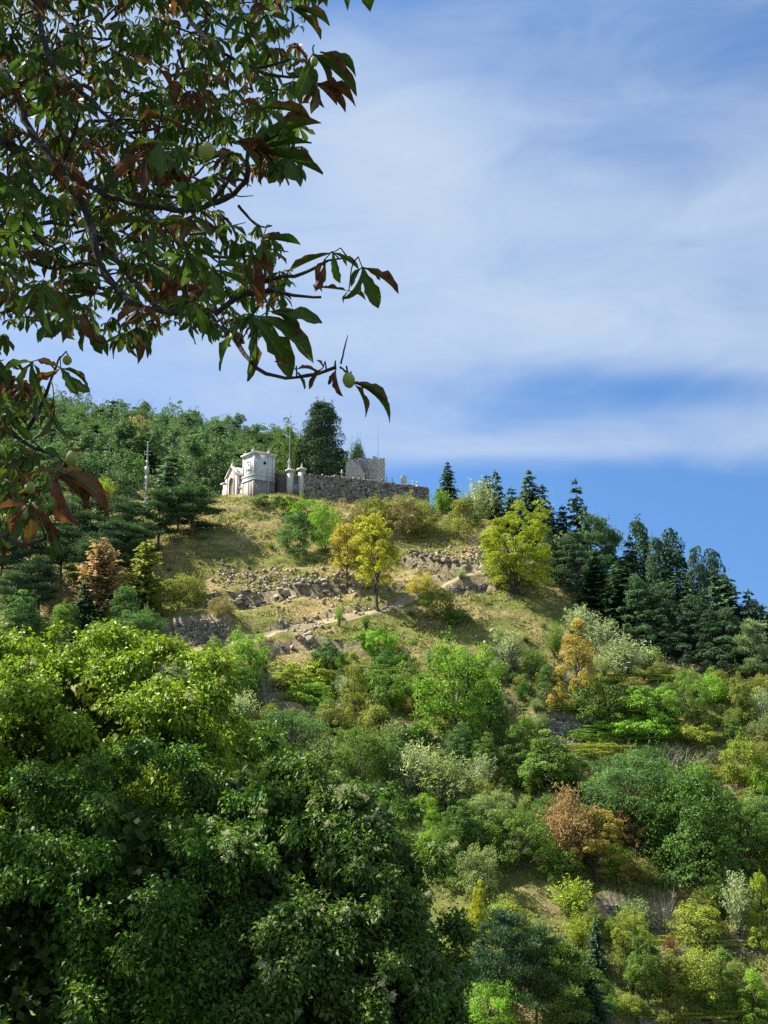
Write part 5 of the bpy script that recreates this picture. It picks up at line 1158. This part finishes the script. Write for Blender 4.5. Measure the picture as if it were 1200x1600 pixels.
# ------------------------------------------------------------------ the horse chestnut over the camera
root = np.array([-4.6, 6.6, hz(-4.6, 6.6)])
ct = tag(empty('horse_chestnut_tree', tuple(root)), 'horse chestnut branches with browning palm shaped leaves hanging in from the top left', 'tree')
mb = MB(); tp = np.array([-4.6, 6.6, 3.0]); tube(mb, [root - root + [0, 0, -.6], [.05, 0, 1.2], tp - root, np.array([-4.9, 7.0, 6.5]) - root], [.42, .34, .26, .16], 12); mb.build('trunk', M['chest_bark'], ct, smooth=True)
BR = [  # (px, py, distance) polylines and radii
 ([(-900, 330, 6.5), (-300, 205, 5.9), (0, 215, 5.2), (45, 255, 5.1), (95, 275, 5), (150, 295, 4.9), (200, 318, 4.8), (255, 325, 4.7), (300, 330, 4.6), (340, 318, 4.5), (370, 300, 4.4), (386, 283, 4.35), (391, 250, 4.3), (388, 215, 4.2)], .05, .010),
 ([(-800, 120, 6.6), (-200, -160, 5.6), (30, -60, 4.6), (52, 0, 4.5), (62, 45, 4.4), (75, 90, 4.3), (105, 125, 4.2), (140, 155, 4.1), (180, 195, 4), (192, 212, 4)], .04, .008),
 ([(-850, 200, 6.5), (-200, 60, 5.5), (0, 100, 4.9), (28, 150, 4.8), (40, 195, 4.8), (70, 235, 4.7), (95, 265, 4.7), (120, 300, 4.6), (140, 335, 4.6), (147, 380, 4.5), (162, 430, 4.5), (190, 462, 4.4), (230, 484, 4.3), (265, 487, 4.2), (320, 497, 4.1), (360, 522, 4), (400, 578, 3.9), (432, 592, 3.85), (470, 590, 3.8), (515, 580, 3.7), (530, 572, 3.7)], .045, .006),
 ([(112, 330, 4.9), (150, 368, 4.8), (182, 408, 4.8), (212, 440, 4.7), (238, 478, 4.6), (262, 487, 4.5)], .018, .009),
 ([(-200, -250, 6), (250, -80, 5.2), (280, 0, 5), (300, 40, 4.9), (340, 75, 4.8), (380, 103, 4.7), (420, 107, 4.6), (462, 88, 4.5)], .03, .006),
 ([(380, 103, 4.7), (420, 118, 4.5), (460, 120, 4.4), (490, 122, 4.3)], .01, .005),
 ([(45, 255, 5.1), (50, 300, 5), (82, 322, 4.9), (120, 338, 4.8)], .016, .008),
 ([(310, 330, 4.6), (340, 305, 4.5), (358, 285, 4.4), (362, 262, 4.3)], .011, .006),
 ([(330, 498, 4.1), (352, 470, 4.1), (400, 452, 4.1), (450, 456, 4.05), (492, 470, 4), (508, 462, 3.95)], .012, .005),
 ([(400, 452, 4.1), (425, 425, 4), (470, 440, 3.95), (520, 395, 3.9), (560, 410, 3.8)], .009, .004),
 ([(-900, 500, 6.4), (-300, 620, 5.2), (-40, 640, 4.3), (10, 668, 4.2), (30, 690, 4.1), (70, 707, 4), (95, 717, 3.9), (110, 738, 3.85)], .03, .006),
 ([(30, 690, 4.1), (58, 650, 4.1), (75, 612, 4), (84, 575, 3.95), (95, 555, 3.9)], .01, .004),
 ([(-300, 620, 5.2), (-60, 800, 4.4), (0, 835, 4.2), (22, 850, 4.1), (48, 851, 4), (75, 838, 3.9)], .02, .006),
 ([(62, 0, 4.9), (100, 30, 4.8), (126, 62, 4.7), (136, 102, 4.6)], .012, .006),
 ([(95, 275, 5), (105, 230, 4.9), (125, 190, 4.8), (128, 150, 4.7)], .012, .005),
 ([(386, 283, 4.35), (350, 280, 4.3), (336, 310, 4.3)], .007, .005),
 ([(370, 318, 4.4), (392, 345, 4.3), (412, 362, 4.2), (430, 350, 4.15)], .008, .003),
 ([(532, 572, 3.7), (538, 545, 3.7), (544, 520, 3.7)], .004, .0015), ([(530, 572, 3.7), (540, 580, 3.7), (545, 590, 3.7)], .004, .003)]
BP = []
for pts, r0, r1 in BR:
    A = np.array([P(*p) for p in pts]); 
    seg = np.r_[0, np.cumsum(np.linalg.norm(np.diff(A, axis=0), axis=1))]; m_ = max(8, int(seg[-1] / .05)); s = np.linspace(0, seg[-1], m_)
    B = np.stack([np.interp(s, seg, A[:, i]) for i in range(3)], 1)
    ks = np.array([1, 2, 3, 2, 1]) / 9; Bp = np.pad(B, ((2, 2), (0, 0)), 'edge'); B = np.stack([np.convolve(Bp[:, i], ks, 'valid') for i in range(3)], 1)
    if pts[0][0] <= -800: B = np.vstack([[-4.75, 6.75, 2.4 + .0], B])
    rr = np.linspace(r0, r1, len(B)) * (1 + .14 * rng.normal(size=len(B))); B[1:] += rng.normal(size=(len(B) - 1, 3)) * r1 * .35
    mb = MB(); tube(mb, B - root, np.abs(rr), 7); mb.build('branch', M['chest_bark'], ct, smooth=True); BP.append(B)
BPall = np.concatenate([b for b in BP])
cam_r = np.array([1, 0, 0.]); cam_u = np.array([0, -math.sin(PITCH), math.cos(PITCH)]); cam_f = np.array([0, math.cos(PITCH), math.sin(PITCH)])
LF = MB(); TW = MB()
def leaflet(base, tgt_dir, nrm, L, brown, tint, ru, nu=8, nv=2, curl=None, wd=.31):
    """one toothed, drooping, half folded leaflet of a horse chestnut leaf"""
    d = unit(np.asarray(tgt_dir, float)); s = unit(np.cross(d, nrm)); n = np.cross(s, d); curl = ru.uniform(.1, 1.25) if curl is None else curl
    t = np.linspace(0, 1, nu + 1); w = wd * L * np.clip(.1 + 1.5 * t ** 1.35 * (1.0 - t ** 2.4), 0, 1) * .9; w[-1] = .004 * L; w[0] = .02 * L
    w *= 1 + ru.normal(size=nu + 1) * (.05 + .12 * brown)
    fold = ru.uniform(.2, 1.0) + brown * .8; roll = ru.uniform(-.6, .6) * (1 + brown * 1.5); wav = ru.uniform(.02, .07)
    a = curl * t ** 1.4 * .9; cx = np.cumsum(np.r_[0, np.cos(a[1:])]) / nu; cz = -np.cumsum(np.r_[0, np.sin(a[1:])]) / nu
    vs = np.linspace(-1, 1, 2 * nv + 1); av = np.abs(vs); tooth = 1 + np.where(np.arange(nu + 1) % 2, .12, -.06); rt = roll * t
    sr = s[None] * np.cos(rt)[:, None] + n[None] * np.sin(rt)[:, None]; nr_ = n[None] * np.cos(rt)[:, None] - s[None] * np.sin(rt)[:, None]
    x = w[:, None] * vs[None] * np.where(av[None] == 1, tooth[:, None], 1) * (1 - .3 * min(fold, 1.5)); z = av[None] ** 1.3 * w[:, None] * fold * .9 + wav * L * np.sin(t[:, None] * 17 + vs[None] * 2.5) * av[None] * .6
    V = base + d * L * cx[:, None, None] + n * L * cz[:, None, None] + sr[:, None] * x[..., None] + nr_[:, None] * z[..., None]
    k = 2 * nv + 1; I_ = np.arange((nu + 1) * k).reshape(nu + 1, k); q = np.stack([I_[:-1, :-1], I_[:-1, 1:], I_[1:, 1:], I_[1:, :-1]], -1).reshape(-1, 4)
    LF.add(V.reshape(-1, 3), quads=q, lu=np.repeat(t, k), lv=np.tile(av, nu + 1), brown=brown, tint=tint)
def palm(hub, dirs, lens, brown, ru, hi=True, stalk=None):
    tint = ru.uniform(0, 1)
    for d, L in zip(dirs, lens):
        nrm = unit(np.array([0, -.35, 1.0]) + ru.normal(size=3) * .45)
        b = np.clip(brown + ru.normal() * .18, 0, 1)
        leaflet(hub, d, nrm, L, b, tint, ru, 9 if hi else 4, 2 if hi else 1)
    if stalk is not None:
        m_ = (hub + stalk) / 2 + np.array([0, 0, .03]); tube(TW, [stalk - root, m_ - root, hub - root], [.0035, .0025, .0022], 5)
def twig_to(hub, mx=1.2):
    dd = np.linalg.norm(BPall - hub, axis=1); i = int(np.argmin(dd)); return BPall[i] if dd[i] < mx else None
ru = np.random.default_rng(55)
HAND = [  # hub, distance, leaflet tips in the photograph, brownness
 ((566, 418), 3.75, [(628, 446), (590, 480), (557, 472), (542, 440), (600, 430)], .15), ((520, 395), 3.8, [(450, 418), (562, 415), (528, 440), (548, 405)], .15), ((508, 405), 3.8, [(498, 460), (482, 450)], .95),
 ((545, 455), 3.8, [(505, 448), (530, 470), (575, 462)], .3), ((392, 492), 3.9, [(502, 538), (468, 573), (400, 590), (322, 562), (345, 530)], .2), ((420, 486), 3.9, [(484, 504), (470, 488), (500, 498)], .3), ((462, 578), 3.8, [(430, 560), (500, 566), (478, 604)], .35),
 ((398, 236), 4.0, [(488, 168), (482, 215), (504, 258), (462, 272), (412, 195)], .1), ((410, 170), 4.0, [(487, 168), (440, 150), (470, 205), (380, 150)], .2), ((370, 222), 4, [(450, 232), (415, 246), (412, 262)], .85),
 ((488, 86), 3.9, [(560, 105), (558, 132), (530, 120), (470, 150), (492, 168)], .3), ((495, 132), 3.9, [(562, 142), (545, 165), (525, 160), (493, 172), (470, 160)], .55), ((500, 82), 3.9, [(545, 95), (566, 100)], .4),
 ((452, 12), 4.2, [(518, 24), (508, 45), (468, 48), (442, 36), (490, 0)], .2), ((430, 40), 4.3, [(460, 50), (440, 60), (400, 70)], .2), ((552, 598), 3.7, [(632, 630), (586, 642), (612, 612), (575, 600)], .35), ((525, 578), 3.7, [(526, 614), (512, 600)], .9), ((505, 575), 3.7, [(478, 604), (498, 560)], .7),
 ((88, 742), 3.7, [(178, 780), (140, 788), (112, 822), (62, 770), (48, 722), (130, 728)], .55), ((92, 738), 3.65, [(180, 762), (140, 770), (85, 790)], .75), ((96, 720), 3.8, [(130, 735), (128, 700), (70, 690), (60, 745)], .25), ((85, 640), 3.9, [(95, 700), (62, 690), (55, 660), (90, 680)], .2),
 ((95, 575), 3.9, [(148, 590), (135, 618), (120, 610), (60, 560), (52, 600)], .25), ((50, 565), 3.9, [(10, 570), (20, 610), (55, 620), (70, 600)], .2), ((60, 615), 4, [(85, 650), (30, 650), (52, 660)], .3), ((20, 655), 4, [(-30, 700), (30, 640), (45, 690)], .2),
 ((45, 790), 3.9, [(100, 850), (60, 850), (10, 830), (0, 790)], .5), ((80, 835), 3.9, [(128, 842), (85, 882), (95, 858)], .2), ((20, 760), 4, [(-20, 800), (40, 800), (0, 740)], .2), ((68, 440), 3.7, [(15, 488), (62, 520), (105, 500), (20, 440)], .25), ((300, 470), 3.8, [(296, 535), (330, 520), (262, 505), (250, 470)], .15),
 ((205, 515), 4, [(198, 562), (232, 560), (160, 545), (215, 550)], .3), ((130, 480), 4, [(150, 545), (105, 525), (170, 520)], .3), ((255, 185), 3.8, [(218, 178), (285, 195)], 1.0), ((235, 235), 3.8, [(176, 280), (205, 290)], 1.0), ((250, 222), 3.8, [(310, 232), (255, 270), (200, 215), (232, 262)], .12), ((245, 105), 4, [(212, 85), (290, 155)], 1.0),
 ((240, 350), 3.8, [(160, 340), (235, 400), (272, 385), (300, 345)], .1), ((290, 400), 4, [(240, 398), (300, 445), (330, 410)], .12), ((330, 420), 4, [(385, 400), (388, 445), (345, 470)], .15), ((395, 400), 4.0, [(440, 432), (420, 470), (380, 440)], .6), ((410, 372), 4.1, [(468, 380), (420, 402), (450, 360)], .3)]
for hub, Dp, tips, br in HAND:
    h = P(hub[0], hub[1], Dp); ds = []; ls = []
    for tx, ty in tips:
        v = P(tx, ty, Dp + ru.uniform(-.04, .05)) - h; ds.append(v); ls.append(np.linalg.norm(v) * 1.04)
    palm(h, ds, ls, br, ru, True, twig_to(h, .25))
POLY = np.array([(-60, -60), (500, -60), (470, 40), (455, 60), (480, 90), (470, 130), (430, 150), (470, 190), (470, 240), (400, 262), (345, 262), (330, 290), (345, 335), (400, 340), (430, 380), (450, 430), (440, 470), (400, 520), (340, 520), (300, 500), (230, 530), (190, 525), (150, 515), (90, 505), (40, 495), (10, 520), (30, 560), (50, 620), (35, 680), (70, 720), (60, 790), (40, 840), (-60, 860)], float)
def inside(px, py):
    c = False; n_ = len(POLY)
    for i in range(n_):
        (x1, y1), (x2, y2) = POLY[i], POLY[i - 1]
        if (y1 > py) != (y2 > py) and px < (x2 - x1) * (py - y1) / (y2 - y1) + x1: c = not c
    return c
cnt = 0
while cnt < 1950:
    px, py = ru.uniform(-60, 520), ru.uniform(-60, 860)
    if not inside(px, py): continue
    near_ = cnt < 230; Dp = ru.uniform(3.9, 5.2) if near_ else ru.uniform(5.2, 12.0)
    h = P(px, py, Dp); m_ = ru.integers(5, 8); a0 = ru.uniform(0, 6.28); br = 1.0 if ru.random() < .07 else max(0, ru.normal() * .22 + .08)
    droop = ru.uniform(.2, 1.1); ds = [np.array([math.cos(a0 + k * 4.6 / m_), math.sin(a0 + k * 4.6 / m_), -droop]) for k in range(m_)]
    L0 = ru.uniform(.1, .16) if near_ else ru.uniform(.085, .15) * (1.0 if Dp < 8 else 1.1); palm(h, ds, [L0 * (1 - .3 * abs(k - (m_ - 1) / 2) / m_ * 2) for k in range(m_)], br, ru, near_, twig_to(h, .2) if Dp < 5.5 else None); cnt += 1
# twigs of the farther part of the crown
for k in range(150):
    px, py = ru.uniform(-60, 330), ru.uniform(-60, 420)
    if not inside(px, py): continue
    a = P(px, py, ru.uniform(5.2, 9)); pts = [a]; d = unit(np.array([ru.normal() * .6 + .5, ru.normal() * .5, ru.normal() * .5 + .1]))
    for j in range(6): d = unit(d + ru.normal(size=3) * .28); pts.append(pts[-1] + d * .09)
    if k < 90: q_ = MB(); tube(q_, np.array(pts) - root, np.linspace(.012, .003, 7), 5); q_.build('twig', M['chest_bark'], ct, smooth=True)
    else: tube(TW, np.array(pts) - root, np.linspace(.012, .003, 7), 5)
# unseen crown above and beside the camera, added to shade the leaves in view
for k in range(4300):
    p_ = np.array([ru.uniform(-9.5, .5), ru.uniform(2.5, 13), ru.uniform(2.8, 10)])
    yy_ = p_[1] * math.cos(PITCH) + p_[2] * math.sin(PITCH); py = 800 - F * (p_[2] * math.cos(PITCH) - p_[1] * math.sin(PITCH)) / yy_
    if py > -40 and 600 + F * p_[0] / yy_ > -60: continue
    if (p_[0] + 4) ** 2 / 30 + (p_[2] - 5) ** 2 / 22 + (p_[1] - 7) ** 2 / 36 > 1: continue
    a0 = ru.uniform(0, 6.28); palm(p_, [np.array([math.cos(a0 + j), math.sin(a0 + j), -.5]) for j in range(5)], [.24] * 5, .2, ru, False)
for k in range(1000):  # unseen limb added out at the left to cast shade on the vine trees
    o_ = rdir(1, ru)[0] * ru.uniform(.3, 1) ** .5; p_ = np.array([-8.6, 15.2, 5.0]) + o_ * [2.9, 2.9, 2.4]
    if vnoise(p_[0] * 3 + 40, p_[2] * 3 + p_[1], 3.0, 77, 2) < .02: continue
    a0 = ru.uniform(0, 6.28); palm(p_, [np.array([math.cos(a0 + j), math.sin(a0 + j), -.5]) for j in range(5)], [.3] * 5, .2, ru, False)
mb = MB(); tube(mb, [np.array([-4.8, 7.0, 4.5]) - root, np.array([-6.5, 10, 5.2]) - root, np.array([-8.2, 14.5, 5.0]) - root, np.array([-9, 17, 5.2]) - root], [.16, .12, .08, .03], 8); mb.build('branch', M['chest_bark'], ct, smooth=True)  # bough of the added, unseen shading limb
m, t, out = new_mat('chestnut_leaves')
au = t.node('ShaderNodeAttribute', attribute_name="lu").outputs['Fac']; a_v = t.node('ShaderNodeAttribute', attribute_name="lv").outputs['Fac']; ab = t.node('ShaderNodeAttribute', attribute_name='brown').outputs['Fac']; ati = t.node('ShaderNodeAttribute', attribute_name='tint').outputs['Fac']
tcn = t.node('ShaderNodeTexCoord'); vec = tcn.outputs['Object']
grn = t.mix(ati, (.04, .09, .016), (.08, .145, .026)); rib = t.m('GREATER_THAN', t.m('SINE', t.m('MULTIPLY', t.m('SUBTRACT', au, t.m('MULTIPLY', a_v, .14)), 75.0)), .8)
grn = t.mix(t.m('MULTIPLY', rib, .3), grn, (.14, .2, .06)); grn = t.mix(t.ramp(a_v, .1, .0), grn, (.17, .2, .08))
brn = t.mix(t.ramp(t.noise(vec, 30, 4), .35, .65), (.1, .04, .022), (.2, .085, .045))
edge = t.m('ADD', t.m('ADD', t.m('MULTIPLY', a_v, .42), t.m('MULTIPLY', au, .2)), t.m('MULTIPLY', t.noise(vec, 22, 4, .6), .7))
f = t.ramp(t.m('ADD', edge, t.m('MULTIPLY', ab, .95)), .98, 1.12)
c = t.mix(f, grn, brn)
c = t.mix(t.m('MULTIPLY', t.ramp(t.noise(vec, 60, 3), .66, .72), .6), c, (.2, .13, .03))
p = t.node('ShaderNodeBsdfPrincipled'); t.l.new(c, p.inputs['Base Color']); p.inputs['Roughness'].default_value = .55; p.inputs['Specular IOR Level'].default_value = .22
tr = t.node('ShaderNodeBsdfTranslucent'); t.l.new(t.mix(1.0, c, (1.2, 1.3, .6), 'MULTIPLY'), tr.inputs['Color']); mx = t.node('ShaderNodeMixShader'); mx.inputs[0].default_value = .28
t.l.new(p.outputs[0], mx.inputs[1]); t.l.new(tr.outputs[0], mx.inputs[2]); t.l.new(mx.outputs[0], out.inputs[0])
LF.v = [v - root for v in LF.v]
LF.build('foliage', m, ct, smooth=True); TW.build('leaf_stalks', M['chest_bark'], ct, smooth=True)['kind'] = 'stuff'
# husks of the chestnuts
def husk(px, py, Dp, wpx, hpx, lab=None):
    q = P(px, py, Dp); a = wpx / F * Dp / 2; b = hpx / F * Dp / 2; mb = MB(); K = 12
    prof = [(a * math.sin(th) * (1 + .04 * math.sin(5 * th)), -b * math.cos(th)) for th in np.linspace(0.02, math.pi - .02, 11)]
    lathe(mb, prof, K); V = mb.v[0]; V *= (1 + rng.normal(size=(len(V), 1)) * .015)
    for d in rdir(26, rng): # short soft spines
        c_ = d * [a, a, b]; s1 = unit(np.cross(d, [0, 0, 1.])) * a * .06; s2 = np.cross(d, s1); mb.add([c_ * .97 + s1, c_ * .97 - s1 * .5 + s2, c_ * .97 - s1 * .5 - s2, c_ + d * a * .14], tris=[(0, 1, 3), (1, 2, 3), (2, 0, 3)])
    o = mb.build('fruit', M['husk'], ct, smooth=True, loc=tuple(q - root)); o.rotation_euler = (rng.uniform(-.2, .2), rng.uniform(-.2, .2), 0)
    s = twig_to(q, .3); mb = MB(); top = np.array([0, 0, b])
    if s is None: s = q + [0.01, 0, b + .05]
    e = s - q; tube(mb, [top * .95, top + e * .3 + [0, 0, .02], e], [.0035, .003, .003], 5); o2 = mb.build('stalk', M['chest_bark'], o); return o
for a in ((323, 236, 3.8, 27, 32), (99, 309, 4.6, 15, 18), (111, 317, 4.6, 15, 18), (491, 96, 3.85, 13, 18), (545, 594, 3.7, 20, 26), (105, 563, 3.9, 15, 16), (112, 717, 3.8, 20, 26), (47, 762, 3.9, 17, 20), (128, 348, 4.7, 16, 18)): husk(*a)
